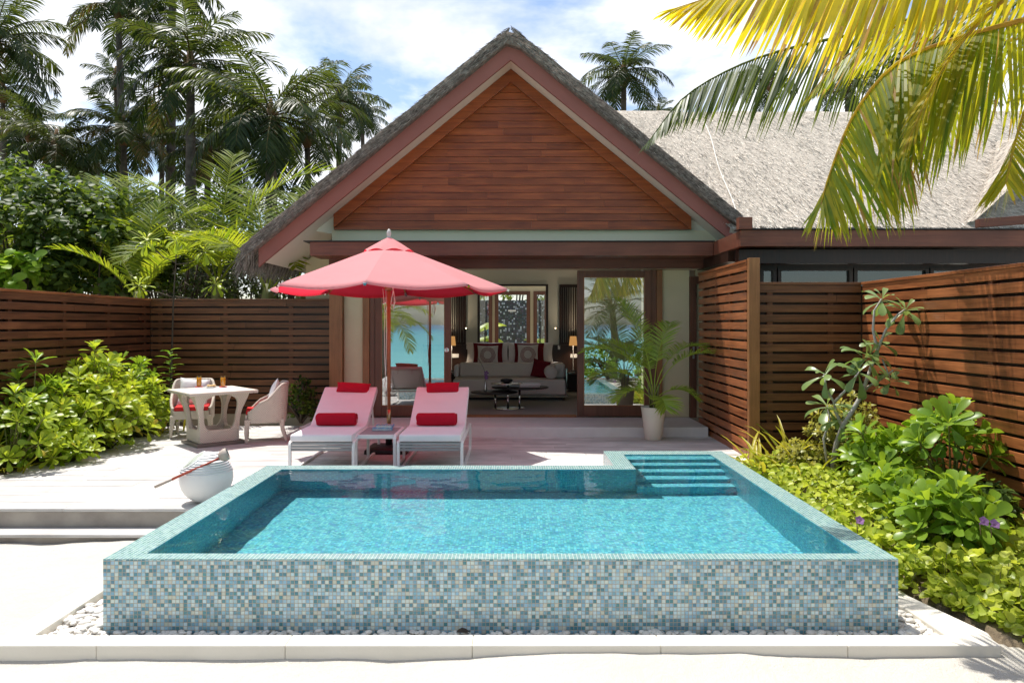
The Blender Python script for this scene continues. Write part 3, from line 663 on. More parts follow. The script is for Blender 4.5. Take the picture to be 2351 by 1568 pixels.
for a, b_ in ((3.62, 3.86), (3.88, 4.98), (5.0, 6.1), (6.12, 6.75)):
    mb = MB(); w = .05; mb.box(a, 10.88, 2.2, a+w, 10.95, 2.53); mb.box(b_-w, 10.88, 2.2, b_, 10.95, 2.53); mb.box(a+w, 10.88, 2.49, b_-w, 10.95, 2.53)
    fr = mb.build('window', M['dark'], wing)
    mb = MB(); mb.add([(a+w, 10.93, 2.2), (b_-w, 10.93, 2.2), (b_-w, 10.93, 2.49), (a+w, 10.93, 2.49)], [(0,1,2,3)]); mb.build('pane', M['winpane'], fr)
mb = MB(); mb.box(3.60, 11.45, 1.5, 6.8, 11.5, 2.75); mb.build('inner_wall', M['dark'], wing)
mb = MB(); mb.bar((6.25, 9.99, 3.06), (6.85, 9.92, 3.10), .12, .11); mb.build('beam_end', M['beam'], wing, bevel=.004)
mb = MB(); mb.box(3.02, 9.93, 2.98, 3.2, 10.06, 3.14); mb.build('gutter_box', M['beam'], wing, bevel=.004)
# a second thatched roof rising at the far right edge
rows = []
for j in range(13):
    t = j/12; rows.append([V((7.05+1.9*t+.05*noise.noise(V((i*.3, j*.4, 1))), 11.35+.35*t+2.4*i/16, 3.28+1.55*t+.3*i/16*t+.05*noise.noise(V((i*.5, j*.5, 5))))) for i in range(17)])
mb = MB(); mb.loft(rows, False, False, .5)
for i in range(2600):
    t, u = rt.random(), rt.random(); p = V((7.05+1.9*t, 11.35+.35*t+2.4*u, 3.28+1.55*t+.3*u*t+.02))
    strand(mb, p, (-.77+rt.gauss(0,.15), rt.gauss(-.1,.2), -.63+rt.gauss(.2,.15)), rt.uniform(.06, .18), .01, rt.random(), V((-.6,-.3,.7)))
mb.build('end_roof', M['thatchb'], wing, label='separate greyer thatch slope at the far right end')
# ---------------------------------------------------------------- furniture helpers
def pillow(m, w, h, t, Mx, tint=.5, n=14, pinch=.07, sag=0):
    """soft square cushion, seam in its local xz plane, thickness along y"""
    vs = []; fs = []
    def pt(u, v, s):
        k = max(0, (1-abs(u)**3))**.5*max(0, (1-abs(v)**3))**.5
        x = u*w/2*(1-pinch*(1-v*v)*u*u); z = v*h/2*(1-pinch*(1-u*u)*v*v)
        y = s*t/2*k*(1+.10*noise.noise(V((u*2+w*9, v*2, s+t*7))))
        return Mx @ V((x, y, z-sag*(1-u*u)*max(0, v)))
    for s in (1, -1):
        b_ = len(vs)
        vs += [pt(-1+2*i/n, -1+2*j/n, s) for j in range(n+1) for i in range(n+1)]
        for j in range(n):
            for i in range(n):
                q = (b_+j*(n+1)+i, b_+j*(n+1)+i+1, b_+(j+1)*(n+1)+i+1, b_+(j+1)*(n+1)+i)
                fs.append(q if s < 0 else q[::-1])
    return m.add(vs, fs, tint, True)
def MT(x, y, z, rz=0, rx=0, ry=0): return Matrix.Translation((x, y, z)) @ Matrix.Rotation(rz, 4, 'Z') @ Matrix.Rotation(ry, 4, 'Y') @ Matrix.Rotation(rx, 4, 'X')
def loop_path(y0, y1, z0, z1, x, r, k=5):
    p = []
    for cy_, cz, a0 in ((y1-r, z1-r, 0), (y0+r, z1-r, 90), (y0+r, z0+r, 180), (y1-r, z0+r, 270)):
        for i in range(k+1):
            a = rad(a0+90*i/k); p.append(V((x, cy_+r*cos(a), cz+r*sin(a))))
    return p+[p[0]]
def flatbar(m, pts, wx, wn):
    """flat bar swept along a path lying in a plane x = const"""
    rings = []
    for i, p in enumerate(pts):
        d = (pts[min(i+1, len(pts)-1)]-pts[max(i-1, 0)])
        if i in (0, len(pts)-1) and (pts[0]-pts[-1]).length < 1e-6: d = pts[1]-pts[-2]
        d.normalize(); nn = V((1,0,0)).cross(d)
        rings.append([p+V((sx*wx/2,0,0))+nn*sn*wn/2 for sx, sn in ((-1,-1),(1,-1),(1,1),(-1,1))])
    return m.loft(rings, True, (pts[0]-pts[-1]).length > 1e-6, .5, False)
# ---------------------------------------------------------------- sun loungers
def lounger(label, px):
    l = thing('sun_lounger', label, 'sun lounger', (0,0,0), 'sun loungers under the parasol')
    hw = .35; top = .45; th = .085
    m = MB(); prof = [(0, top-.012), (.02, top), (.83, top), (.89, top+.028), (1.53, top+.40), (1.57, top+.41), (1.60, top+.37), (1.60, top+.33), (.93, top-th+.03), (.86, top-th), (.02, top-th), (0, top-th+.012)]
    for_x = [-hw, -hw*.6, -hw*.2, hw*.2, hw*.6, hw]
    m.prism(prof, lambda y, z: V((-hw, y, z)), lambda y, z: V((hw, y, z)))
    o = m.build('mattress', M['cushion'], l, bevel=.028); o.modifiers['bevel'].segments = 4
    for p in o.data.polygons: p.use_smooth = True
    for s in (-1, 1):
        m = MB(); flatbar(m, loop_path(.03, 1.62, .0+.016, .36, s*(hw+.012), .06), .034, .03); m.build('side_frame', M['alu'], l, bevel=.004)
    m = MB(); 
    for i in range(3): m.box(-hw+.0, .016, .262+.034*i, hw-.0, .04, .290+.034*i, i/3)
    m.build('front_slats', M['greyslat'], l, bevel=.004)
    m = MB()
    for i in range(9): m.box(-hw, .06+.094*i, .335, hw, .13+.094*i, .357, R.random())
    m.build('bed_slats', M['greyslat'], l)
    m = MB(); m.bar((-hw, 1.0, .32), (hw, 1.0, .32), .03, .03); m.bar((-.3, .93, .40), (-.3, 1.55, .75), .03, .03, (1,0,0)); m.bar((.3, .93, .40), (.3, 1.55, .75), .03, .03, (1,0,0)); m.bar((.3, 1.45, .67), (.3, 1.55, .34), .02, .02, (1,0,0)); m.bar((-.3, 1.45, .67), (-.3, 1.55, .34), .02, .02, (1,0,0))
    m.build('back_support', M['alu'], l)
    l.location = (px, 8.4, 0); return l
LX = (-2.19, -.955)
lounger('white mattress sun lounger on the left, between the wicker chair and the small slatted table', LX[0])
lounger('white mattress sun lounger on the right, nearest the open glass doors', LX[1])
for i, x in enumerate(LX):
    side = ('left', 'right')[i]
    hp = thing('head_pillow', 'flat red head pillow at the top of the %s lounger' % side, 'pillow', (x+.03*(1-i), 9.88, .85), 'red head pillows')
    m = MB(); pillow(m, .46, .175, .11, MT(x+.04*(1-i), 9.90, .845, .05*(i-.5), -.62, (.05, -.03)[i])); m.build('pillow_body', M['redfab'], hp)
    for sx_ in (-.12, .16):
        m = MB(); m.bar((x+sx_, 9.955, .88), (x+sx_, 10.03, .72), .02, .004, (1,0,0)); m.build('strap', M['redfab'], hp)
    # rolled towel: a spiral roll
    tw = thing('rolled_towel', 'rolled red towel resting on the seat of the %s lounger' % side, 'towel', (x, 9.12, .455), 'rolled red towels')
    m = MB(); r = .078; rings = []
    for k, (u, rr) in enumerate([(-.245, .55), (-.242, .86), (-.225, .985), (-.1, 1.0), (0, 1.015), (.1, 1.0), (.225, .985), (.242, .86), (.245, .55)]):
        rings.append([V((x+.0+u*(1+.02*sin(a*3)), 9.14+rr*r*(1+.03*sin(a*2+k+i))*cos(a), .532+rr*r*(1+.02*sin(a+k))*sin(a))) for a in [2*pi*j/26 for j in range(26)]])
    m.loft(rings, True, True, .5); m.build('towel_roll', M['redfab'], tw)
    m = MB(); m.tube([V((x+.249, 9.14+(.008+.0075*k)*cos(k*.9), .532+(.008+.0075*k)*sin(k*.9))) for k in range(10)], .004, 5); m.build('rolled_edge', M['redfab'], tw)
# ---------------------------------------------------------------- slatted side table with books
st = thing('side_table', 'low white side table with grey slatted top between the loungers', 'side table', (-1.6, 8.95, 0))
m = MB(); x0, x1, y0, y1 = -1.855, -1.365, 8.6, 9.32
for a in (x0+.02, x1-.02): flatbar(m, loop_path(y0, y1, .016, .405, a, .05), .034, .032)
m.box(x0+.037, y0, .372, x1-.037, y0+.03, .42); m.box(x0+.037, y1-.03, .372, x1-.037, y1, .42); m.build('frame', M['alu'], st, bevel=.004)
m = MB(); n = 9
for i in range(n): m.box(x0+.04, y0+.034+i*.0725, .40, x1-.04, y0+.034+i*.0725+.066, .416, R.random())
m.build('top_slats', M['greyslat'], st, bevel=.002)
def book(label, x, y, z, w, d, h, rz, cover, pages):
    bk = thing('book', label, 'book', (x, y, z), 'books on the side table')
    m = MB(); Mx = MT(x, y, z, rz)
    m.box(-w/2, -d/2, 0, w/2, d/2, .004, .5, Mx); m.box(-w/2, -d/2, h-.004, w/2, d/2, h, .5, Mx); m.box(w/2-.004, -d/2, .0041, w/2, d/2, h-.0041, .5, Mx); m.build('cover', cover, bk)
    m = MB(); m.box(-w/2+.004, -d/2+.004, .0042, w/2-.0045, d/2-.004, h-.0042, .5, Mx); m.build('pages', pages, bk)
pg = plain('book_pages', (.75,.72,.66), (.66,.63,.58), .8, 60)
def cover(name, c):
    b = NB(name); v = b.co(); wv = b.n('TexWave', {'Vector': v, 'Scale': 3.2, 'Distortion': 3}, bands_direction='X').outputs[1]
    return b.done(b.pbr(b.ramp(wv, [(.0, c[0]), (.35, c[1]), (.6, c[2]), (.85, c[3])], 'CONSTANT'), .35))
book('pale blue book lying under the other one on the side table', -1.60, 9.02, .421, .24, .16, .024, .05, cover('sea_blue_cover', ((.12,.33,.55),(.2,.48,.7),(.1,.4,.6),(.35,.6,.75))), pg)
book('multicoloured striped book on top of the pale blue one', -1.575, 9.05, .446, .20, .13, .032, -.06, cover('striped_cover', ((.12,.3,.5),(.7,.68,.65),(.5,.08,.1),(.2,.45,.42))), pg)
# ---------------------------------------------------------------- parasol
UX, UY = -1.68, 9.95
um = thing('parasol', 'coral pink octagonal parasol on a wooden pole between the loungers', 'parasol', (UX, UY, 0))
m = MB(); m.lathe([(.024, .30), (.0245, 1.0), (.024, 2.85)], (UX, UY, 0), 14); m.build('pole', M['pole'], um)
m = MB(); m.lathe([(.030, .30), (.030, .56)], (UX, UY, 0), 16); pb = m.build('brass_sleeve', plain('aged_brass', (.5,.36,.2), None, .3, 20, metal=1), um)
m = MB(); m.lathe([(.045, .06), (.045, .30)], (UX, UY, 0), 14); m.build('socket_tube', M['black'], um)
m = MB(); h = .28
m.loft([[V((UX+s*(h*max(-.82, min(.82, 1.3*cos(a)))/.82), UY+s*(h*max(-.82, min(.82, 1.3*sin(a)))/.82), z)) for a in [2*pi*(j+.5)/32 for j in range(32)]] for s, z in ((.98, .002), (1, .02), (.98, .055), (.85, .075), (.3, .09))]); m.build('base', M['black'], um)
RB, ZT, ZS = 1.60, 2.18, .385
def cz(r, a=None):
    z = ZT+ZS*(RB-r)
    return z
nseg = 8; ang0 = -pi/2
m = MB(); vs = []; fs = []; NA, NR = 12, 14
for k in range(8):
    b_ = len(vs)
    for i in range(NR+1):
        r = .24+(RB-.24)*i/NR
        for j in range(NA+1):
            t = j/NA; a = ang0+k*pi/4; p0 = V((cos(a), sin(a), 0))*r; p1 = V((cos(a+pi/4), sin(a+pi/4), 0))*r
            p = p0.lerp(p1, t); u = i/NR
            sag = sin(pi*t)
            z = cz(r)-.045*sag*u*u+.012*sag*(1-u)*u+.006*noise.noise(V((p.x*3, p.y*3, k)))*sag
            p = p*(1-.035*sag*u**3)
            vs.append(V((UX+p.x, UY+p.y, z)))
    for i in range(NR):
        for j in range(NA): fs.append((b_+i*(NA+1)+j, b_+(i+1)*(NA+1)+j, b_+(i+1)*(NA+1)+j+1, b_+i*(NA+1)+j+1))
    # hem hanging a little below the edge
    e = b_+NR*(NA+1); h0 = len(vs)
    for j in range(NA+1): vs.append(vs[e+j]+V((0, 0, -.022-.012*sin(pi*j/NA))))
    for j in range(NA): fs.append((e+j, h0+j, h0+j+1, e+j+1))
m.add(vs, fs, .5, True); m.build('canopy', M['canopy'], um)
m = MB(); vs = []; fs = []
for k in range(8):
    b_ = len(vs); a = ang0+k*pi/4
    for i in range(7):
        r = .03+(.345-.03)*i/6
        for j in range(9):
            t = j/8; p = (V((cos(a), sin(a), 0))*r).lerp(V((cos(a+pi/4), sin(a+pi/4), 0))*r, t); u = i/6
            vs.append(V((UX+p.x, UY+p.y, 2.862-.50*(r-.03)-.045*u*u+.034*sin(pi*t)*u*u)))
    for i in range(6):
        for j in range(8): fs.append((b_+i*9+j, b_+(i+1)*9+j, b_+(i+1)*9+j+1, b_+i*9+j+1))
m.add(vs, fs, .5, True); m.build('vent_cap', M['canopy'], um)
m = MB(); m.lathe([(.0, 2.985), (.012, 2.978), (.028, 2.945), (.032, 2.92), (.026, 2.89), (.02, 2.875), (.03, 2.868), (.03, 2.85)][::-1], (UX, UY, 0), 16); m.build('finial', M['finial'], um)
m = MB(); m.lathe([(.055, 2.16), (.06, 2.19), (.06, 2.24), (.04, 2.26)], (UX, UY, 0), 12); hb = m.build('slider_hub', M['pole'], um)
for k in range(8):
    a = ang0+k*pi/4; d_ = V((cos(a), sin(a), 0)); c0 = V((UX, UY, 0))
    m = MB(); m.bar(c0+d_*.05+V((0,0,cz(.05)-.03)), c0+d_*(RB-.02)+V((0,0,cz(RB-.02)-.022)), .018, .026); rb = m.build('rib', M['pole'], um)
    m = MB(); m.bar(c0+d_*.06+V((0,0,2.21)), c0+d_*.80+V((0,0,cz(.8)-.04)), .016, .022); m.build('strut', M['pole'], rb)
    m = MB(); m.bar(c0+d_*(RB-.10)+V((0,0,cz(RB-.1)-.024)), c0+d_*(RB+.015)+V((0,0,cz(RB+.015)-.022)), .034, .03); m.build('rib_tip', M['chrome'], rb)
m = MB()
m.tube([(UX-.07, UY-.07, 2.18), (UX-.045, UY-.06, 1.9), (UX-.05, UY-.05, 1.3), (UX-.035, UY-.05, .95), (UX-.055, UY-.05, .88), (UX-.03, UY-.05, .86)], .005, 5)
m.tube([(UX-.03, UY-.06, 2.15), (UX-.02, UY-.06, 1.6), (UX-.035, UY-.05, 1.05), (UX-.045, UY-.05, .9)], .005, 5)
m.tube([(UX+.05, UY-.08, 2.24), (UX+.09, UY-.09, 2.05), (UX+.075, UY-.09, 1.92), (UX+.04, UY-.09, 1.97), (UX+.06, UY-.08, 2.1), (UX+.085, UY-.08, 2.22)], .005, 5)
m.tube([(UX+.06, UY-.08, 2.24), (UX+.10, UY-.1, 2.0), (UX+.07, UY-.1, 1.89), (UX+.035, UY-.1, 1.93)], .005, 5)
m.build('pull_cord', M['rope'], um)
# ---------------------------------------------------------------- dining set
TX, TY, TH = -4.32, 10.62, .77
dt = thing('dining_table', 'square cream wicker dining table with flared legs and a basket base', 'table', (0,0,0))
m = MB(); h = .475
for s0, z0, s1, z1 in ((1, TH-.045, 1, TH),):
    for ax in range(4):
        q = Matrix.Rotation(pi/2*ax, 4, 'Z'); m.box(-h, -h, z0, h-.07, -h+.07, z1, .5, q)
m.build('top_frame', M['wick'], dt, bevel=.012)
m = MB(); m.box(-h+.0705, -h+.0705, TH-.03, h-.0705, h-.0705, TH-.004); m.build('tabletop', M['ball'], dt)
for ax in range(4):
    q = Matrix.Rotation(pi/2*ax+pi/4, 3, 'Z'); rings = []
    for z, r, wd, dp in ((TH-.046, .475, .50, .10), (TH-.07, .47, .42, .085), (.66, .455, .27, .07), (.60, .43, .19, .06), (.52, .395, .135, .052), (.42, .365, .115, .05), (.32, .352, .12, .05), (.26, .35, .16, .05), (.21, .35, .26, .05)):
        ring = []
        for j in range(12):   # L-shaped corner section: two wings folded back from the corner
            pass
        wv = wd/2
        a_ = V((r, 0, z)); l_ = V((r-wv*.72, wv*.72, z)); r_ = V((r-wv*.72, -wv*.72, z))
        ring = [a_, a_.lerp(l_, .5), l_, l_+V((-dp*.7, -dp*.7, 0)), a_.lerp(l_, .45)+V((-dp, 0, 0)), a_+V((-dp*1.15, 0, 0)), a_.lerp(r_, .45)+V((-dp, 0, 0)), r_+V((-dp*.7, dp*.7, 0)), r_, a_.lerp(r_, .5)]
        rings.append([q @ V((v.x*1.13, v.y*1.13, v.z)) for v in ring])
    m = MB(); m.loft(rings, True, True, .5, False); m.build('leg', M['wick'], dt, bevel=.008)
m = MB(); g = .275
for ax in range(4):
    q = Matrix.Rotation(pi/2*ax, 4, 'Z'); m.box(-g, -g, .046, g-.03, -g+.03, .225, .5, q)
m.box(-g+.03, -g+.03, .05, g-.03, g-.03, .07); m.build('basket', M['wick'], dt, bevel=.008)
m = MB(); m.box(-.33, -.33, .001, .33, .33, .045); m.build('base_plate', M['tray'], dt, bevel=.004)
dt.location = (TX, TY, 0); dt.rotation_euler = (0, 0, rad(42))
def armchair(label):
    c = thing('wicker_armchair', label, 'chair', (0,0,0), 'cream wicker armchairs')
    N = 36
    def wallpt(t, z):
        a = rad(-42+264*t); k = 1+.22*max(0, z-.3)*max(0, sin(a))
        x = .285*math.copysign(abs(cos(a))**.55, cos(a)); y = .285*math.copysign(abs(sin(a))**.62, sin(a))
        return V((x*(1+.12*max(0, z-.3)), y*k, z))
    def topz(t):
        u = 1-abs(2*t-1); s = max(0, min(1, (u-.02)/.68)); s = s*s*(3-2*s)
        return .44+.40*s
    rows = []
    for i in range(N+1):
        t = i/N; rows.append([wallpt(t, lerp(.285, topz(t), j/12)) for j in range(13)])
    m = MB(); m.loft(rows, False, False, .5); m.build('shell', M['wick'], c, solid=.034)
    m = MB(); m.tube([wallpt(i/N, topz(i/N)) for i in range(N+1)], .021, 8); m.build('rim_roll', M['wick'], c)
    m = MB(); m.box(-.245, -.265, .285, .245, -.235, .41, .5); m.box(-.25, -.23, .36, .25, .23, .405); m.build('seat', M['wick'], c, bevel=.01)
    for x, y in ((-.25, -.23), (.25, -.23), (-.225, .23), (.225, .23)):
        sx, sy = math.copysign(1, x), math.copysign(1, y)
        m = MB(); m.loft([[V((x*s+a*r, y*s2+b_*r, z)) for a, b_ in ((-1,-1),(1,-1),(1,1),(-1,1))] for z, r, s, s2 in ((.34, .042, 1, 1), (.27, .034, 1.02, 1.03), (.15, .024, 1.08, 1.10), (.025, .018, 1.12, 1.0+.22*(sy > 0)+.06))], True, True, .5, False)
        lg = m.build('leg', M['wick'], c, bevel=.006)
        m = MB(); m.lathe([(.013, .0), (.015, .026)], (x*1.12, y*(1.06+.22*(sy > 0)), 0), 10); m.build('foot', M['steel'], lg)
    return c
ch = armchair('wicker armchair behind the table in the fence corner, facing the pool')
ch.location = (-4.90, 11.3, 0); ch.rotation_euler = (0, 0, rad(18))
ch2 = armchair('wicker armchair seen from its side, right of the dining table and facing it')
ch2.location = (-3.66, 10.88, 0); ch2.rotation_euler = (0, 0, rad(-72))
for c_, lab in ((ch, 'left'), (ch2, 'right')):
    W_ = Matrix.Translation(c_.location) @ Matrix.Rotation(c_.rotation_euler.z, 4, 'Z')
    sc_ = thing('seat_cushion', 'square red seat cushion on the %s wicker armchair' % lab, 'cushion', (0,0,0), 'red seat cushions')
    m = MB(); m.box(-.235, -.255, .407, .235, .225, .475); o = m.build('cushion_body', M['redseat'], sc_, bevel=.018); o.modifiers['bevel'].segments = 3
    m = MB(); m.tube([(-.23, -.25, .44), (.23, -.25, .44), (.23, .22, .44), (-.23, .22, .44), (-.23, -.25, .44)], .006, 5); m.build('piping', M['redseat'], sc_)
    sc_.location = c_.location; sc_.rotation_euler = c_.rotation_euler
    m = MB(); pillow(m, .43, .43, .13, W_ @ MT(.0, .12, .66, 0, -.30, (.10, -.30)[lab == 'right']), pinch=.09); p = m.build('scatter_cushion', M['whitefab'])
    tag(p, 'white scatter cushion propped in the %s wicker armchair' % lab, 'cushion', 'white scatter cushions')
# on the table
for px, lab in ((457, 'left'), (512, 'right')):
    p = at(px, 888, 11.02); p.z = TH
    m = MB(); m.box(-.052, -.052, 0, .052, .052, .006, .5, MT(p.x, p.y, TH, .4)); tag(m.build('coaster', M['redseat'], bevel=.002), 'thin red coaster under the %s hand glass of juice' % lab, 'coaster', 'red coasters')
    g_ = thing('juice_glass', 'tall glass of orange juice on the %s hand red coaster' % lab, 'glass', (p.x, p.y, TH+.006), 'glasses of orange juice')
    m = MB(); m.lathe([(.028, .0), (.035, .04), (.036, .09), (.033, .155)], (p.x, p.y, TH+.0065), 20); m.f = [f for f in m.f if len(f) == 4]; m.t = m.t[:len(m.f)]; m.s = m.s[:len(m.f)]; m.build('tumbler', M['clear'], g_)
    m = MB(); m.lathe([(.0255, .006), (.0335, .04), (.0345, .09), (.0325, .132)], (p.x, p.y, TH+.0065), 20); m.build('juice', M['juice'], g_)
p = at(485, 888, 10.95)
pl = thing('pastry_plate', 'small plate with pastries between the two juice glasses', 'plate', (p.x, p.y, TH))
m = MB(); m.lathe([(.04, .001), (.09, .012), (.092, .014), (.04, .006)], (p.x, p.y, TH), 24); m.build('plate', M['ball'], pl)
for dx, dy, s in ((-.035, 0, .028), (.03, .02, .03), (.01, -.03, .026)):
    m = MB(); m.ell((p.x+dx, p.y+dy, TH+.027), s*1.2, s, s*.6, 10, 7); m.build('pastry', plain('baked_pastry', (.6,.36,.12), (.7,.5,.25), .6, 40, .3), pl)
# ---------------------------------------------------------------- foot-wash bowl with ladle
BX, BY, BR = -2.95, 7.10, .243
bp = thing('foot_wash_pot', 'round white ridged water pot on the deck beside the pool edge', 'pot', (BX, BY, 0))
nz = V((-.50, -.28, .82)).normalized(); cut = .200
m = MB(); prof = []
for i in range(161):
    a = -pi/2+pi*i/160*.985+.02; z = sin(a); r = cos(a)
    if z > .22: 
        k = (z-.22)/.78*9; r += .075*(1-(k % 1))**1.0*(.5 if r < .3 else 1)-.04
    prof.append((max(r, .02)*BR, z*BR+BR*.985))
rings = [[V((BX+r*cos(2*pi*j/56), BY+r*sin(2*pi*j/56), z)) for j in range(56)] for r, z in prof]
c_ = V((BX, BY, BR*.985))
for rg_ in rings:
    for v in rg_:
        dd = (v-c_).dot(nz)-cut
        if dd > 0: v -= nz*dd
m.loft(rings, True, True, .5); m.build('bowl', M['ball'], bp)
q = nz.to_track_quat('Z', 'Y').to_matrix(); m = MB()
m.loft([[c_+nz*(cut+h_)+q@V((r*cos(t), r*sin(t), 0)) for t in [2*pi*j/40 for j in range(40)]] for r, h_ in ((.135, -.002), (.135, .008), (.12, .010), (.118, .004))]); rim_ = m.build('opening_rim', M['ball'], bp)
m = MB(); m.loft([[c_+nz*(cut+h_)+q@V((r*cos(t), r*sin(t), 0)) for t in [2*pi*j/32 for j in range(32)]] for r, h_ in ((.117, .003), (.117, .0055))]); m.build('still_water', plain('pale_water_film', (.50,.55,.47), None, .12, 5), bp)  # opaque pale sage disc for the water in the opening
ld = thing('coconut_ladle', 'ladle with a coconut shell cup and long red handle laid across the pot', 'ladle', tuple(at(440, 1082, 6.90)))
a_ = at(355, 1118, 6.80); b_ = at(512, 1048, 6.96)
m = MB(); m.tube([a_, a_.lerp(b_, .25)], [.013, .012], 10); m.build('worn_grip', M['coco'], ld)
m = MB(); m.tube([a_.lerp(b_, .251), b_], [.0115, .010], 10); m.build('handle', M['stick'], ld)
m = MB(); hc = at(516, 1044, 6.97); qa = (b_-a_).normalized().to_track_quat('Z', 'Y').to_matrix()
m.loft([[hc+qa@V((r*cos(t), r*sin(t), z)) for t in [2*pi*j/24 for j in range(24)]] for r, z in ((.012, -.058), (.034, -.05), (.052, -.025), (.059, .005), (.056, .03), (.052, .031), (.054, .005), (.046, -.02), (.02, -.045))]); m.build('cup', M['coco'], ld)
# ---------------------------------------------------------------- bedroom
fz = .15
m = MB(); m.box(-1.9, 12.75, .149, 1.9, 15.6, .158); tag(m.build('rug', M['rug']), 'grey rug with dark wandering lines inside the doorway', 'rug')
sf = thing('daybed', 'long beige daybed with a chrome plinth facing the doors', 'sofa', (0, 15.5, fz))
m = MB(); m.box(-1.24, 15.0, .27, 1.05, 16.0, .585); m.build('seat', M['linen'], sf, bevel=.03)
m = MB(); m.box(-1.16, 15.72, .59, .83, 15.98, .885); m.build('backrest', M['linen'], sf, bevel=.04)
m = MB(); m.box(.84, 15.35, .59, 1.06, 15.98, .885); m.build('arm_block', M['linen'], sf, bevel=.04)
m = MB(); m.box(-1.1, 15.03, .22, 1.1, 15.95, .265); m.box(1.06, 15.0, .22, 1.075, 15.9, .80); m.build('chrome_plinth', M['chrome'], sf)
m = MB(); m.box(-1.0, 15.2, .15, 1.0, 15.9, .219); m.build('feet', M['black'], sf)
bd_ = thing('bed', 'white double bed behind the daybed', 'bed', (0, 16.9, fz))
m = MB(); m.box(-1.15, 16.02, .16, 1.12, 17.84, .50); m.build('bed_base', M['dark'], bd_)
m = MB(); m.box(-1.24, 16.01, .505, 1.14, 17.84, .80); o = m.build('duvet', M['whitefab'], bd_, bevel=.10); o.modifiers['bevel'].segments = 4
m = MB(); m.box(-1.27, 15.62, .59, -1.17, 16.2, .84); o = m.build('duvet_fold', M['whitefab'], bd_, bevel=.045); o.modifiers['bevel'].segments = 4
def cush(px0, py0, px1, py1, Y, t, mat, label, rot=0, grp='cushions on the bed', lean=-.18):
    c0, c1 = at(px0, py0, Y), at(px1, py1, Y); cx, cz_ = (c0.x+c1.x)/2, (c0.z+c1.z)/2
    r_ = thing('bed_cushion', label, 'cushion', (cx, Y, cz_), grp)
    w_, h_ = c1.x-c0.x, c0.z-c1.z
    m = MB(); pillow(m, w_, h_, t, MT(cx, Y, cz_, 0, lean, rot), n=12); m.build('cushion_body', M[mat], r_)
    m = MB(); Mx = MT(cx, Y, cz_, 0, lean, rot); e = .485
    m.tube([Mx@V((sx*w_*e, 0, sz*h_*e)) for sx, sz in ((-1,-1),(0,-1.0+.12),(1,-1),(1-.12,0),(1,1),(0,1-.12),(-1,1),(-1+.12,0),(-1,-1))], .006, 4); m.build('seam', M[mat], r_)
cush(1070, 785, 1168, 836, 17.72, .18, 'whitefab', 'plain white pillow at the back on the left half of the bed')
cush(1165, 786, 1271, 836, 17.72, .18, 'whitefab', 'plain white pillow at the back on the right half of the bed')
cush(1086, 787, 1155, 836, 17.52, .15, 'burg', 'burgundy cushion behind the left ring patterned cushion')
cush(1180, 787, 1250, 836, 17.52, .15, 'burg', 'burgundy cushion behind the right ring patterned cushion')
cush(1096, 793, 1144, 836, 17.34, .15, 'swirl', 'white cushion with burgundy rings on the left of the bed')
cush(1188, 791, 1236, 836, 17.34, .15, 'swirl', 'white cushion with burgundy rings on the right of the bed')
cush(1221, 826, 1261, 868, 15.62, .14, 'burg', 'red square cushion tilted against the back of the daybed', .22, None)
bo = thing('bolster', 'round beige bolster showing its end beside the daybed arm', 'bolster', (.72, 15.4, .59))
m = MB(); c0 = at(1265, 859, 15.1); r_ = 14.3*15.1/1700
m.loft([[V((c0.x+s*r_*cos(t), y, .59+r_+s*r_*sin(t))) for t in [2*pi*j/28 for j in range(28)]] for s, y in ((.0+.3, 15.075), (.93, 15.08), (1, 15.10), (1, 15.66), (.93, 15.69))]); m.build('bolster_body', M['linen'], bo)
m = MB(); m.tube([V((c0.x+.96*r_*cos(t), 15.085, .59+r_+.96*r_*sin(t))) for t in [2*pi*j/28 for j in range(29)]], .006, 5); m.build('piping', M['linen'], bo)
ct = thing('coffee_table', 'chrome coffee table of three overlapping round tops', 'table', (0, 13.7, fz+.01))
for px, Y, r_, py in ((1163, 13.75, .30, 879), (1194, 13.75, .53, 888), (1135, 13.5, .43, 899)):
    c0 = at(px, py, Y); m = MB(); m.lathe([(r_-.004, -.016), (r_, -.012), (r_, -.004), (r_-.004, 0)], (c0.x, c0.y, c0.z), 40); tp = m.build('round_top', M['chrome'] if r_ < .4 else M['black'], ct)
    c1 = at({1163: 1166, 1194: 1193, 1135: 1137}[px], 0, 13.6); m = MB(); m.lathe([(.022, .165), (.022, c0.z-.017)], (c1.x, 13.62, 0), 14); m.build('post', M['chrome'], ct)
m = MB(); m.lathe([(.30, .160), (.30, .166), (.28, .172)], (-.10, 13.62, 0), 36); m.build('foot_disc', M['chrome'], ct)
c0 = at(1163, 879, 13.75)
m = MB(); m.lathe([(.05, .0), (.11, .03), (.12, .05), (.09, .075), (.06, .08), (.055, .07)], (c0.x, c0.y, c0.z+.001), 24); tag(m.build('round_bowl', M['black']), 'small black round bowl on the topmost table disc', 'bowl')
for k, (mat, lab) in enumerate((('black', 'black book at the bottom of the pair on the coffee table'), ('ball', 'white magazine at the top of the pair on the coffee table'))):
    c1 = at(1216, 888, 13.7); bk = thing('magazine', lab, 'magazine', (c1.x, c1.y, c1.z+.001+.032*k), 'magazines on the coffee table')
    m = MB(); m.box(-.19, -.13, .0, .19, .13, .004, .5, MT(c1.x, c1.y, c1.z+.001+.032*k, .1*k)); m.box(-.19, -.13, .026, .19, .13, .03, .5, MT(c1.x, c1.y, c1.z+.001+.032*k, .1*k)); m.build('cover', M[mat], bk)
    m = MB(); m.box(-.186, -.126, .0042, .186, .126, .0258, .5, MT(c1.x, c1.y, c1.z+.001+.032*k, .1*k)); m.build('pages', pg, bk)
c0 = at(1114, 898, 13.45)
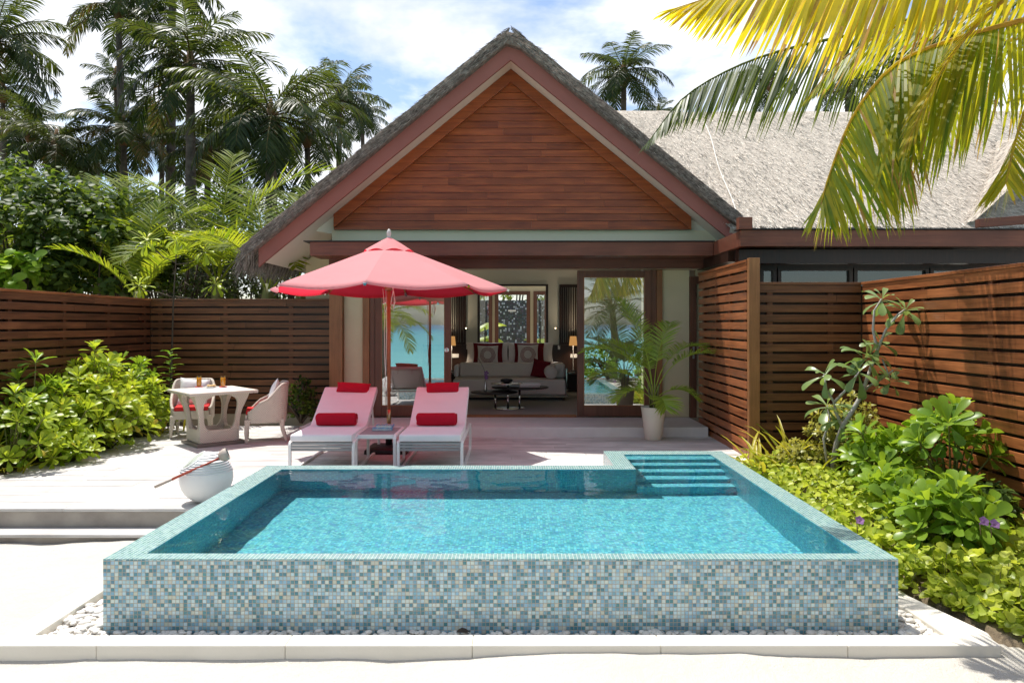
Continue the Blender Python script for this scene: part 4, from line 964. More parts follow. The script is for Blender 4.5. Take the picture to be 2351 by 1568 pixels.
vz = thing('orchid_vase', 'slim dark bud vase holding one orchid spray on the lowest table disc', 'vase', tuple(c0))
m = MB(); m.lathe([(.028, .0), (.032, .03), (.022, .10), (.012, .15), (.016, .18), (.012, .18), (.009, .15)], c0, 16); m.build('vase', M['steel'], vz)
m = MB(); sp_ = [c0+V((0,0,.15)), c0+V((.01,0,.28)), c0+V((-.03,0,.42)), c0+V((-.10,0,.55)), c0+V((-.15,0,.62))]; m.tube(sp_, .004, 5); m.build('stem', M['stem'], vz)
m = MB()
for k, (u, s, pr) in enumerate(((.27, .04, 1), (.33, .045, 1), (.24, .035, 1), (.45, .016, 0), (.52, .014, 0), (.58, .012, 0))):
    c1 = c0+V((.02 if pr else -.03-.12*(u-.42)/.16, -.01, u))
    for j in range(5 if pr else 2):
        a = 2*pi*j/5; m.ell(c1+V((s*.6*cos(a), -.005*j, s*.6*sin(a))), s*.5, .004, s*.32, 6, 4, Matrix.Rotation(-a, 3, 'Y'), j/5)
m.build('blossoms', M['petal'], vz)
for i, (px, bx_, rx, sx) in enumerate(((1037, -1.62, 1070.5, -1), (1316, 1.52, 1275, 1))):
    s = ('left', 'right')[i]
    t_ = thing('bedside_table', 'dark bedside table with chrome edge at the %s of the bed' % s, 'table', (bx_, 17.4, fz), 'bedside tables')
    m = MB(); m.box(bx_-.28, 17.05, .56, bx_+.28, 17.8, .60); m.build('tabletop', M['chrome'], t_); m = MB(); m.box(bx_-.26, 17.1, .16, bx_+.26, 17.8, .56); m.build('cabinet', M['dark'], t_)
    lp = thing('bedside_lamp', 'lit amber bedside lamp at the %s of the bed' % s, 'lamp', (gx(px, 17.6), 17.6, .6), 'bedside lamps')
    x = gx(px, 17.6); m = MB(); m.lathe([(.07, .601), (.07, .62), (.012, .63), (.012, 1.2)], (x, 17.6, 0), 14); m.build('stand', M['black'], lp)
    m = MB(); m.lathe([(.10, 1.20), (.075, 1.42)], (x, 17.6, 0), 20, caps=False); m.build('shade', M['lampglow'], lp)
    pl_ = bpy.data.lights.new('bedside_bulb', 'POINT'); pl_.energy = 20; pl_.color = (1, .80, .58); pl_.shadow_soft_size = .06; po = bpy.data.objects.new('bulb', pl_); C.objects.link(po); po.parent = lp; po.location = (0, 0, .74)
    rl = thing('reading_lamp', 'slim bendy reading lamp with tiny lit head on the %s of the bedhead' % s, 'lamp', (gx(rx, 17.8)-.02*sx, 17.84, 1.2), 'reading lamps')
    a = V((gx(rx, 17.8)+.10*sx, 17.84, 1.16)); m = MB(); m.tube([a, a+V((0,-.02,.40)), a+V((-.03*sx,-.06,.47)), a+V((-.09*sx,-.1,.46))], .007, 6); m.build('arm', M['black'], rl)
    m = MB(); m.ell(a+V((-.10*sx,-.11,.45)), .016, .016, .016, 10, 8); m.build('lit_head', M['bulb'], rl)
# ---------------------------------------------------------------- plant builders
def frond_pts(m, pts, nl, ll, lw, hang=.5, rise=.25, tint=(.3,.7), rng=R, bare=.12, rr=.016, seg=3, ang=(72, 38), side0=None, noise_=.12, one=None, vfold=0, tipf=.35, stemtint=.9, dryp=0, brown=0, wob=.35, ts=.8):
    """a pinnate frond along a given midrib: two rows of narrow leaflets, each a strip that droops"""
    n = len(pts)-1
    m.tube(pts, [rr*(1-.82*i/n) for i in range(n+1)], 5, stemtint)
    up0 = V((0,0,1))
    for k in range(nl):
        t = bare+(1-bare)*(k+.5)/nl; f = t*n; i = min(int(f), n-1); p = pts[i].lerp(pts[i+1], f-i)
        d = (pts[i+1]-pts[i]).normalized(); sd = d.cross(up0)
        if sd.length < .05: sd = side0 or V((1,0,0))
        sd.normalize(); up = sd.cross(d)
        u = (t-bare)/(1-bare)
        prof = max(.12, (sin(pi*(.10+.78*u)))**.7)*(1 if u < ts else lerp(1, tipf+(.3 if ts > .7 else 0), (u-ts)/(1-ts)))
        for sg in (-1, 1):
            if one and sg != one: continue
            a = rad(lerp(ang[0], ang[1], u)+rng.gauss(0, 4)); L = ll*prof*rng.uniform(.88, 1.08)
            dr = (d*cos(a)+sd*sg*sin(a)+up*((rise*(1-.5*u) if rise > 0 else rise*(1-u**1.5))+rng.gauss(0, noise_))).normalized()
            wv = (d-dr*d.dot(dr)); wv = wv.normalized() if wv.length > .05 else up
            wv = (wv+up*rng.gauss(0, wob)).normalized()
            q = p.copy(); vs = []; t_ = tint[0]+(tint[1]-tint[0])*rng.random()
            if dryp and rng.random() < dryp: t_ = .97
            for s in range(seg+1):
                v = s/seg; w_ = lw*(.55+.9*v)*(1-v)**.55 if s else lw*.45
                w_ = max(w_, .0008)
                vs += [q-wv*w_/2, q+wv*w_/2]
                dr = V((dr.x, dr.y, dr.z-hang*(.35+v)/seg*1.3)).normalized(); q = q+dr*L/seg
                wv = (wv-dr*wv.dot(dr)).normalized()
            br = brown and rng.random() < brown
            m.add(vs, [(2*s, 2*s+1, 2*s+3, 2*s+2) for s in range(seg-(1 if br else 0))], t_, True)
            if br: m.add(vs[-4:], [(0,1,3,2)], .97, True)
def frond_curve(base, az, e0, e1, L, n=16, curl=0, pw=1.25):
    p = V(base); pts = [p.copy()]
    for i in range(n):
        t = (i+.5)/n; e = e0+(e1-e0)*t**pw; a = az+curl*t
        p = p+V((cos(e)*cos(a), cos(e)*sin(a), sin(e)))*L/n; pts.append(p.copy())
    return pts
def palm(label, base_px, mid, crown_px, Y, rpx, nf=22, mat='palm', seed=1, tr=.14, group='coconut palms behind the garden', lean=None, droop=1.12, nl=58, up=.0, ground=-.1, extra_low=0):
    """base_px / crown_px: picture x of the foot and of the crown; the trunk bends between them"""
    rng = random.Random(seed)
    c = at(crown_px[0], crown_px[1], Y); foot = V((gx(base_px, Y), Y, ground))
    t = thing('palm_tree', label, 'palm tree', foot, group)
    md = foot.lerp(c, .5)+V((mid*Y/F, 0, 0)); pts = []
    for i in range(15):
        s = i/14; pts.append(foot*(1-s)**2+md*2*s*(1-s)+c*s*s)
    m = MB(); m.tube(pts, [tr*(1.35-.65*i/14)*(1+.05*(i % 2)) for i in range(15)], 9, .5); m.build('trunk', M['trunk'], t)
    L = rpx*Y/F*1.12; m = MB(); mf = 'palmfar' if Y > 36 else mat
    for k in range(nf):
        u = (k+.5)/nf; az = k*2.39996+rng.gauss(0, .2); e0 = lerp(1.35, -.55, u**.85)+up; e1 = e0-lerp(.95, 1.45, u)*droop+rng.gauss(0, .12)
        e1 = max(e1, -1.45)
        l_ = L*rng.uniform(.85, 1.1)*(1 if u > .1 else .8)
        pts = frond_curve(c+V((0,0,.0)), az, e0, e1, l_, 12, rng.gauss(0, .25))
        tn = (.05, .5) if u > .55 else (.25, .85)
        if rng.random() < .12 and u > .6: tn = (.75, .99)
        frond_pts(m, pts, nl, L*.27, L*.021, rng.uniform(.5, .95), rng.uniform(-.75, .30), tn, rng, .14, .03*L/3, 3)
    m.build('crown', M[mf], t)
    m = MB(); m.lathe([(.10, -.75), (.24, -.50), (.30, -.28), (.22, -.08), (.12, .25), (.04, .6)], c, 10); m.build('crown_heart', M['husk'], t)
    return t
PROF = {'spat': [(0,.10),(.25,.26),(.5,.58),(.72,.93),(.86,1),(.95,.78),(1,.25)], 'oval': [(0,.12),(.18,.62),(.42,1),(.68,.86),(.88,.42),(1,.04)], 'blade': [(0,.7),(.25,1),(.6,.8),(.85,.42),(1,.03)], 'round': [(0,.55),(.2,.95),(.5,1.1),(.8,.85),(1,.35)], 'heart': [(0,.7),(.15,1.05),(.4,1),(.7,.62),(1,.03)]}
def leaf(m, p, d, up, L, W, shape='oval', droop=.3, fold=.15, t=.5):
    d = V(d).normalized(); sd = d.cross(V(up))
    if sd.length < .02: sd = d.orthogonal()
    sd.normalize(); q = V(p); vs = []; pr = PROF[shape]; last = 0
    for s, w_ in pr:
        q = q+d*L*(s-last); last = s; nn = sd.cross(d)
        h = w_*W/2
        vs += [q-sd*h+nn*h*fold*2, q.copy(), q+sd*h+nn*h*fold*2]
        d = (d-nn*droop*.28-V((0,0,1))*droop*.05).normalized()
    fs = []
    for i in range(len(pr)-1): fs += [(3*i, 3*i+1, 3*i+4, 3*i+3), (3*i+1, 3*i+2, 3*i+5, 3*i+4)]
    m.add(vs, fs, t, True)
def rosette(m, tip, axis, n, L, W, rng, shape='spat', e0=78, e1=5, droop=.5, tint=(.2,.8), fold=.12, spread=.06):
    ax = V(axis).normalized(); q = ax.to_track_quat('Z', 'Y').to_matrix(); ph = rng.uniform(0, 6.28)
    for k in range(n):
        u = (k+.5)/n; a = ph+k*2.39996; e = rad(lerp(e0, e1, u)+rng.gauss(0, 7))
        d = q @ V((cos(e)*cos(a), cos(e)*sin(a), sin(e)))
        s = lerp(.55, 1, min(1, u*2.2))*rng.uniform(.85, 1.12)
        tt = lerp(tint[1], tint[0], u*.7)+rng.gauss(0, .1)
        leaf(m, V(tip)-ax*spread*u, d, ax, L*s, W*s, shape, droop*rng.uniform(.5, 1.4), fold, max(0, min(.9, tt)))
def shrub(label, centre, rad_, hgt, nros, L, W, seed, mat='scae', shape='spat', nleaf=14, group=None, name='shrub', cat='shrub', tint=(.1,.8), e1=14, stem='stem', flat=.7, dry=.03, zmin=.05):
    """rosettes at the tips of branching stems spread over an uneven dome"""
    rng = random.Random(seed); c = V(centre); t = thing(name, label, cat, c, group)
    m = MB(); ms = MB()
    for k in range(nros):
        u = (k+.5)/nros; a = k*2.39996+rng.gauss(0, .3); rr = u**.55
        lump = 1+.28*noise.noise(V((cos(a)*1.3, sin(a)*1.3, seed)))
        x, y = rr*cos(a)*rad_*lump, rr*sin(a)*rad_*lump
        z = max(zmin, hgt*lump*(1-rr**2.2*flat)*rng.uniform(.72, 1.05))
        tip = c+V((x, y, z)); ax = V((x*.9/rad_*1.1, y*.9/rad_*1.1, .75+.3*rng.random()))
        b0 = c+V((x*.15, y*.15, 0)); ms.tube([b0, b0.lerp(tip, .5)+V((0,0,.1*hgt)), tip], [.014, .010, .006], 5)
        rosette(m, tip, ax, nleaf, L*rng.uniform(.8, 1.15), W, rng, shape, 80, e1, .34, tint)
        if rng.random() < .8:   # lower leaves on the stem
            for q in range(4):
                a2 = rng.uniform(0, 6.28); leaf(m, b0.lerp(tip, rng.uniform(.4, .8)), (cos(a2), sin(a2), .1), (0,0,1), L*.9, W*.9, shape, .7, .1, .95 if rng.random() < dry*2 else rng.uniform(.05, .3))
    ms.build('stems', M[stem], t); m.build('foliage', M[mat], t); return t
def leafmass(label, c, r, n, ls, lw, seed, mat='bush', shape='oval', clumps=70, name='bush', cat='bush', group=None, core=True):
    """a bush of many single leaves: clumps spread through the crown's volume, dense outside, gaps between"""
    rng = random.Random(seed); c = V(c); t = thing(name, label, cat, (c.x, c.y, -.1), group); m = MB(); ms = MB(); cl = []
    for k in range(clumps):
        z = rng.uniform(-.75, 1); a = rng.uniform(0, 6.28); s = (1-z*z)**.5 if abs(z) < 1 else 0; q = rng.uniform(.45, 1)**.5
        lump = 1+.22*noise.noise(V((s*cos(a)*1.7, s*sin(a)*1.7, z*1.7+seed)))
        p = V((s*cos(a)*r[0], s*sin(a)*r[1], z*r[2]))*q*lump; cl.append((p, q))
        if k % 3 == 0: ms.tube([V((c.x, c.y, min(c.z-r[2]*.8, .2))), c+p*.5+V((0,0,-.1)), c+p], [.035, .02, .006], 5)
    for i in range(n):
        p, q = cl[rng.randrange(len(cl))]; cr = .30*min(r)*rng.uniform(.5, 1.1)
        o = V((rng.gauss(0, .5), rng.gauss(0, .5), rng.gauss(0, .42)))*cr; pp = c+p+o
        d = V((rng.gauss(0, 1), rng.gauss(0, 1), rng.gauss(-.1, .5))); out = (p+o).normalized()+V((0,0,.8))
        leaf(m, pp, d, out+V((rng.gauss(0,.4), rng.gauss(0,.4), 0)), ls*rng.uniform(.7, 1.25), lw*rng.uniform(.8, 1.2), shape, rng.uniform(.1, .6), .1, min(.93, max(0, rng.gauss(.42, .22))))
    ms.build('stems', M['twig'], t); m.build('foliage', M[mat], t); return t
# ---------------------------------------------------------------- palms behind the garden
palm('tall palm cut by the left edge with broad fronds hanging into the sky', -40, 0, (-12, 95), 27, 168, 24, seed=21, droop=1.1)
palm('palm with a thin bending trunk whose crown is cut by the top edge', 316, -16, (272, 12), 34, 140, 20, seed=2, tr=.17, droop=1.15)
palm('small yellowish palm on a very thin dark trunk left of the big palms', 300, -8, (266, 178), 40, 74, 16, seed=3, tr=.15)
palm('biggest full palm with brown heart in the middle of the left group', 436, 3, (437, 143), 27, 190, 26, seed=4, tr=.19, nl=52)
palm('palm trunk running out of the top of the frame behind the biggest palm', 384, 4, (396, -40), 33, 130, 18, seed=5, tr=.2)
palm('wide palm with low sweeping fronds nearest the villa roof', 622, 2, (622, 268), 24, 205, 26, seed=6, tr=.2, nl=52, droop=1.15)
palm('palm half hidden behind the left slope of the villa roof', 772, 0, (780, 218), 34, 112, 20, seed=7)
palm('small dark palm against the white cloud just left of the roof', 838, 0, (832, 262), 42, 70, 16, seed=8)
palm('low dark palm with level fronds between the two thin trunks', 286, 0, (284, 296), 31, 128, 20, seed=9)
palm('dark palm low at the left edge below the tall one', 62, 0, (70, 292), 32, 108, 20, seed=10)
palm('paler palm behind the left edge crown', 12, 0, (6, 205), 38, 110, 18, seed=11)
palm('farthest tiny palm low between the left palms', 165, 0, (165, 372), 52, 58, 14, seed=12)
palm('dark palm filling the gap between the two biggest palms', 540, 0, (535, 330), 34, 120, 18, seed=13)
palm('lone full palm rising behind the right slope of the villa roof', 1432, 0, (1432, 165), 34, 112, 24, seed=14, tr=.16)
palm('low palm tips just above the pale thatch beside the lone palm', 1512, 0, (1512, 262), 44, 56, 14, seed=15)
palm('palm with a bare trunk seen through the shaded front frond', 1768, 0, (1770, 180), 40, 78, 16, seed=16)
palm('palm crown behind the right thatch, between two golden fronds', 1945, 0, (1945, 196), 38, 92, 18, seed=17)
palm('palm crown low behind the right thatch ridge', 2095, 0, (2095, 232), 42, 84, 16, seed=18)
palm('palm crown at the far right above the thatch', 2215, 0, (2210, 250), 44, 74, 16, seed=19)
palm('dense dark palm low behind the left bush', 120, 0, (130, 330), 30, 120, 22, seed=71, droop=1.2)
palm('dark palm behind the fine leaved bushes right of the thin trunks', 370, 0, (372, 300), 36, 125, 22, seed=72, droop=1.2)
palm('dark palm between the wide palm and the roof slope', 715, 0, (705, 300), 30, 120, 22, seed=73, droop=1.2)
palm('dark low palm at the foot of the biggest palm', 470, 0, (478, 345), 29, 125, 22, seed=74, droop=1.2)
palm('far palm crown low at the left edge', 10, 0, (10, 330), 40, 90, 18, seed=75)
palm('far palm crown in the gap above the young palms', 225, 0, (222, 385), 40, 90, 18, seed=76)
# young palms with stemless yellow green fronds just over the fence
def young(label, x, y0, Y, specs, seed):
    rng = random.Random(seed); b0 = at(x, y0, Y); b0.z = max(0, b0.z)
    t = thing('young_palm', label, 'palm', b0, 'young palms behind the fence')
    m = MB(); m.lathe([(.12, -.1), (.14, .15), (.08, .5)], (b0.x, b0.y, b0.z), 8); m.build('stem', M['stem'], t)
    for az, e0, e1, L in specs:
        m = MB(); pts = frond_curve(b0+V((0,0,.3)), rad(az), rad(e0), rad(e1), L, 14, rng.gauss(0, .15))
        frond_pts(m, pts, 44, L*.22, .046, .28, .38, (.1, .85), rng, .22, .022, 3, dryp=.02, noise_=.06); m.build('frond', M['youngpalm'], t)
young('young palm with arching yellow green fronds left of the villa eaves', 500, 690, 15.6, [(152,74,0,3.9),(170,60,-35,3.4),(28,80,8,3.9),(45,62,-20,3.3),(200,62,-30,3.0),(95,82,40,3.6),(-25,52,-40,2.8),(240,50,-45,2.6),(300,50,-30,2.4)], 31)
young('young palm with long grey green fronds behind the middle of the fence', 615, 710, 14.6, [(60,80,10,3.6),(120,76,10,3.5),(25,70,-15,3.2),(160,60,-30,3.0),(-15,48,-40,2.8),(250,60,-20,2.4),(300,50,-40,2.4)], 32)
young('young palm with fronds leaning left near the fence corner', 290, 720, 15.0, [(155,70,0,4.0),(135,78,20,3.6),(178,56,-30,3.6),(60,76,10,3.0),(205,45,-50,2.8),(20,62,-30,2.8),(110,80,30,3.4)], 33)
young('small bright young palm spraying up over the fence corner', 318, 730, 14.0, [(95,82,50,2.2),(150,66,10,2.0),(40,66,10,2.0),(210,60,0,1.8),(330,60,0,1.7)], 34)
young('young palm showing only its tips over the left fence', 90, 760, 14.6, [(60,70,10,2.6),(120,62,-10,2.6),(20,55,-30,2.5),(170,60,-20,2.4)], 35)
young('young palm with drooping fronds just left of the roof edge', 690, 720, 15.2, [(60,74,-5,3.0),(110,80,20,3.2),(160,66,-20,3.0),(200,55,-40,2.6),(0,60,-30,2.6)], 36)
# bushes behind the fence
leafmass('dark glossy large leaved bush at the left edge behind the fence', at(60, 560, 15.5), (2.3, 1.6, 1.55), 5200, .15, .11, 41, 'bush', 'heart', 90, group='bushes behind the fence')
leafmass('dark glossy bush over the left fence beside the young palms', at(215, 600, 15.2), (1.7, 1.3, 1.05), 3600, .14, .10, 42, 'bush', 'heart', 70, group='bushes behind the fence')
leafmass('bright lobed sea grape like shrub at the left edge on top of the fence', at(30, 625, 13.9), (.55, .5, .45), 260, .20, .17, 43, 'scaed', 'round', 30, group='bushes behind the fence')
leafmass('fine leaved grey green bush behind the tall rosette plant', at(400, 610, 17.0), (2.0, 1.5, 1.45), 6500, .075, .045, 44, 'bushf', 'oval', 90, group='bushes behind the fence')
leafmass('fine leaved bush below the wide palm left of the roof', at(560, 580, 19.0), (2.3, 1.6, 1.5), 6500, .085, .05, 45, 'bushf', 'oval', 90, group='bushes behind the fence')
leafmass('fine leaved bush touching the left eave of the roof', at(680, 620, 17.5), (1.5, 1.2, 1.3), 4200, .075, .045, 46, 'bushf', 'oval', 70, group='bushes behind the fence')
leafmass('deep green bush filling the gap under the low dark palm', at(300, 540, 22.0), (2.6, 1.6, 1.5), 5000, .13, .09, 47, 'bush', 'oval', 80, group='bushes behind the fence')
leafmass('deep green bush behind the farthest trunks', at(450, 540, 25.0), (3.2, 1.8, 1.7), 4200, .15, .10, 48, 'bush', 'oval', 80, group='bushes behind the fence')
leafmass('dense bush behind the roof edge at the foot of the palms', at(640, 520, 26.0), (3.2, 1.8, 1.7), 4200, .15, .10, 49, 'bush', 'oval', 80, group='bushes behind the fence')
leafmass('tall dark bush at the far left below the palms', at(30, 500, 20.0), (2.2, 1.6, 1.5), 4600, .14, .10, 50, 'bush', 'oval', 80, group='bushes behind the fence')
leafmass('sunlit leaves above the mosaic shower wall', V((.0, 24.6, 3.0)), (1.9, .7, 1.3), 2600, .12, .08, 51, 'scae', 'oval', 60)
bn = thing('banana_plant', 'banana plant with big bright leaves seen through the bathroom window', 'banana plant', (-1.2, 22.2, 0))
m = MB(); m.tube([(-1.25, 22.2, -.1), (-1.2, 22.2, 1.2), (-1.1, 22.1, 2.0)], [.08, .07, .04], 8); m.build('stem', M['stem'], bn)
for a, e, z, L in ((10, 40, 1.5, 1.0), (-20, 20, 1.2, .9), (40, 10, 1.0, .9), (170, 40, 1.6, 1.0), (-60, 30, 1.4, .9)):
    m = MB(); leaf(m, (-1.15, 22.15, z), (cos(rad(a)), sin(rad(a))*.4, sin(rad(e))), (0,-.5,1), L, .36, 'oval', .5, .1, .7); m.build('leaf', M['scae'], bn)
rf = thing('courtyard_fern', 'small ferny plant seen through the right bathroom window', 'plant', (1.05, 22, 0))
m = MB(); rng = random.Random(2)
for k in range(12): frond_pts(m, frond_curve((1.0, 22, .8), k*.55, 1.2, -.2, .9, 8), 18, .2, .025, .4, .2, (.4,.9), rng, .1, .008, 2)
m.build('fronds', M['areca'], rf); m = MB(); m.lathe([(.2, -.1), (.25, .8)], (1.0, 22, 0), 12); m.build('pot', M['pot'], rf)
# ---------------------------------------------------------------- lime green beach shrubs along the left fence
SG = 'lime green shrubs along the left fence'
shrub('lime green shrub at the left edge, lowest and nearest of the fence row', (-5.95, 8.75, -.02), .62, .85, 26, .20, .072, 61, group=SG, tint=(.05,.75))
shrub('lime green shrub with yellowing leaves second from the left edge', (-5.85, 9.5, -.02), .62, .80, 26, .20, .072, 62, group=SG, dry=.12)
shrub('tallest lime green shrub in the middle of the fence row', (-6.0, 10.5, -.02), .66, 1.28, 36, .22, .08, 63, group=SG, tint=(.15,.85), flat=.45)
shrub('broad sunlit shrub below the tallest one, leaning over the deck', (-5.65, 10.15, -.02), .62, .98, 32, .21, .076, 64, group=SG, tint=(.2,.9))
shrub('lime green shrub at the right end of the row near the spider lilies', (-5.66, 11.25, -.02), .50, .90, 26, .20, .072, 65, group=SG)
shrub('darker shrub pressed against the left fence behind the others', (-6.08, 11.7, -.02), .5, 1.25, 22, .20, .072, 66, mat='scaed', group=SG)
shrub('lime green shrub against the fence just above the nearest one', (-6.15, 9.4, -.02), .5, 1.1, 22, .20, .072, 67, mat='scaed', group=SG)
shrub('lowest tuft of lime leaves spilling over the deck edge', (-5.55, 9.2, -.02), .42, .45, 16, .17, .062, 68, group=SG)
def blades(label, c, n, L, W, seed, mat='lily', group=None, spread=.12, e=(85, 35)):
    rng = random.Random(seed); t = thing('strap_leaf_plant', label, 'plant', c, group); m = MB()
    for k in range(n):
        a = rng.uniform(0, 6.28); el_ = rad(rng.uniform(*sorted(e))); L_ = L*rng.uniform(.6, 1.1)
        leaf(m, V(c)+V((rng.gauss(0, spread), rng.gauss(0, spread), -.02)), (cos(el_)*cos(a), cos(el_)*sin(a), sin(el_)), (0,0,1), L_, W, 'blade', rng.uniform(.3, 1.5), .25, rng.uniform(.05, .9))
    m.build('blades', M[mat], t); return t
blades('yellow green strap leaves at the bottom left corner of the deck', (-5.92, 8.55, .0), 10, .55, .05, 71)
blades('strap leaved plant by the left wicker armchair', (-5.55, 11.6, .0), 16, .62, .035, 72)
blades('yellow strap leaved clump at the back corner of the pool', (3.08, 8.55, .02), 30, .74, .045, 73, spread=.17, e=(88, 48))
# sapling by the table and the tall thin plant whose rosettes stand above the fence
sp_ = thing('sapling', 'small upright sapling with glossy leaves left of the dining table', 'sapling', (gx(388, 11.9), 11.9, 0))
rng = random.Random(6); m = MB(); x0 = gx(390, 11.9); m.tube([(x0-.03, 11.9, 0), (x0, 11.9, .7), (x0+.02, 11.9, 1.28)], [.014, .01, .006], 6); m.build('stem', M['twig'], sp_)
m = MB()
for k in range(30):
    z = .25+1.03*(k/29)**.9; a = k*2.39996; leaf(m, (x0, 11.9, z), (cos(a), sin(a), .7), (0,0,1), .22*rng.uniform(.75, 1.1), .085, 'oval', .5, .12, rng.uniform(.1, .8))
m.build('foliage', M['scaed'], sp_)
tp = thing('rosette_tree', 'thin stemmed plant with leaf rosettes standing above the fence corner', 'small tree', (gx(396, 12.75), 12.75, 0)); Yt = 12.75
m = MB(); m.tube([at(396, 985, Yt), at(394, 830, Yt), at(398, 690, Yt), at(404, 600, Yt), at(405, 552, Yt)], [.018, .016, .014, .010, .007], 6)
m.tube([at(399, 680, Yt), at(450, 688, Yt-.1), at(480, 670, Yt-.1), at(494, 652, Yt-.1)], [.011, .009, .008, .006], 5)
m.tube([at(400, 684, Yt), at(365, 672, Yt), at(330, 668, Yt), at(318, 655, Yt)], [.010, .009, .008, .006], 5)
m.tube([at(403, 607, Yt), at(430, 605, Yt), at(460, 590, Yt), at(469, 578, Yt)], [.009, .008, .007, .005], 5)
m.tube([at(403, 604, Yt), at(375, 590, Yt), at(345, 568, Yt), at(336, 550, Yt)], [.009, .008, .007, .005], 5); m.build('stem', M['twig'], tp)
for px, py in ((336, 548), (405, 548), (469, 575), (318, 652), (494, 650)):
    m = MB(); rosette(m, at(px, py, Yt-.05), (0, -.35, 1), 16, .25, .07, rng, 'spat', 80, -50, .5, (.3,.85)); m.build('leaf_rosette', M['scae'], tp)
leafmass('small glossy shrub between the right wicker chair and the left lounger', (gx(690, 12.2), 12.25, .42), (.30, .28, .42), 620, .085, .04, 81, 'bush', 'oval', 40, name='shrub', cat='shrub')
# ---------------------------------------------------------------- potted areca palm
QX, QY = 2.065, 10.96
pp = thing('potted_palm', 'feathery palm in a tapered ivory pot beside the right hand door', 'potted palm', (QX, QY, 0))
m = MB(); m.lathe([(.118, .002), (.125, .01), (.155, .25), (.182, .47), (.186, .485), (.172, .485), (.165, .44)], (QX, QY, 0), 36); m.build('pot', M['pot'], pp)
m = MB(); m.lathe([(.16, .43), (.165, .445)], (QX, QY, 0), 24); m.build('soil', M['soil'], pp)
rng = random.Random(13); m = MB()
for k in range(9):
    a = k*2.4; m.tube([(QX+.05*cos(a), QY+.05*sin(a), .44), (QX+.06*cos(a), QY+.06*sin(a), .62), (QX+.09*cos(a), QY+.09*sin(a), .82)], [.014, .011, .008], 6, .5)
m.build('stems', M['stem'], pp)
for az, e0, e1, L in ((128, 86, 38, 1.75), (30, 82, -30, 1.6), (8, 76, -30, 1.5), (165, 80, -25, 1.5), (178, 66, -40, 1.15), (60, 84, 25, 1.45), (-15, 52, -55, .72), (200, 50, -55, .70), (-75, 40, -70, .50), (100, 76, 10, 1.2), (150, 82, 5, 1.3)):
    m = MB(); frond_pts(m, frond_curve((QX, QY, .56), rad(az), rad(e0), rad(e1), L, 14, rng.gauss(0,.1)), 52, .31, .021, .24, .36, (.2,.9), rng, .42, .009, 3, noise_=.06); m.build('frond', M['areca'], pp)
# ---------------------------------------------------------------- right hand bed
pm = thing('plumeria_tree', 'young plumeria with bare grey branches and leaf tufts before the slatted fence', 'small tree', (gx(1911, 8.3), 8.3, -.05))
def K(cx, cy): return at(1567.4+cx*.3335, 522.9+cy*.3335, 8.2+.1*sin(cx*.02))
m = MB()
for pth, r0, r1 in (([(1015,1740),(1060,1480),(1100,1370),(1170,1260),(1240,1130),(1290,980),(1340,850),(1310,700),(1320,570),(1370,490)], .042, .012), ([(1340,850),(1400,700),(1480,600),(1535,560)], .022, .011), ([(1360,800),(1362,775)], .02, .014), ([(1180,1250),(1270,1100),(1370,1040),(1450,980)], .024, .010), ([(1375,905),(1430,1040)], .014, .009), ([(1100,1370),(1055,1270),(1040,1195),(990,1120),(975,1005)], .026, .012), ([(1050,1195),(1130,1110),(1215,990)], .022, .011), ([(1010,1740),(970,1450),(1015,1320),(995,1220)], .022, .010), ([(1240,1130),(1290,1000)], .018, .01)):
    m.tube([K(*p) for p in pth], [.78*lerp(r0, r1, i/(len(pth)-1)) for i in range(len(pth))], 8)
m.build('branches', M['bark'], pm)
rng = random.Random(4)
for cx, cy, n, L in ((1375,485,11,.23), (1538,558,13,.22), (1362,775,8,.20), (1290,870,12,.24), (1450,975,5,.14), (1435,1048,7,.18), (975,1000,9,.24), (1215,985,10,.22), (995,1210,9,.25), (1110,1300,8,.24), (1260,880,7,.22)):
    m = MB(); rosette(m, K(cx, cy), (rng.gauss(0,.25), -.45, 1), n, L*1.15, .088, rng, 'spat', 70, -35, .5, (.1,.8), .1); m.build('leaf_tuft', M['plume'], pm)
shrub('yellow leaved shrub behind the plumeria trunk', (gx(1945, 8.65), 8.65, -.05), .48, .88, 90, .085, .045, 91, mat='yshrub', shape='oval', nleaf=9, tint=(.05,.9), flat=.5)
shrub('low yellow leaved shrub in front of the slatted fence, left of the plumeria', (gx(1845, 8.6), 8.6, -.05), .36, .42, 50, .075, .04, 92, mat='yshrub', shape='oval', nleaf=9, tint=(.05,.9), flat=.5)
RG = 'big leaved shrubs in front of the sunlit fence'
shrub('tall big leaved shrub standing highest against the sunlit fence', (gx(2185, 6.9), 6.9, -.1), .36, 1.06, 13, .26, .085, 93, mat='scaed', group=RG, nleaf=16, flat=.35)
shrub('big leaved shrub right of the plumeria trunk', (gx(2030, 7.6), 7.6, -.1), .38, .72, 13, .24, .08, 94, mat='scaed', group=RG, nleaf=16, flat=.4)
shrub('big leaved shrub in the foreground with a bright upright tuft', (gx(2185, 5.95), 5.95, -.15), .38, .50, 15, .25, .085, 95, mat='scaed', group=RG, nleaf=15, flat=.4)
shrub('big leaved shrub low between the plumeria and the foreground tuft', (gx(2080, 6.7), 6.7, -.1), .34, .45, 13, .22, .075, 96, mat='scaed', group=RG, nleaf=15, flat=.4)
leafmass('small glossy shrub at the foot of the sunlit fence', (gx(2270, 6.3), 6.35, .12), (.26, .26, .26), 420, .075, .045, 97, 'bush', 'oval', 30, name='shrub', cat='shrub')
leafmass('small glossy shrub beside the pool behind the beach vine', (gx(2060, 8.3), 8.3, .22), (.34, .3, .26), 520, .075, .045, 98, 'bush', 'oval', 30, name='shrub', cat='shrub')
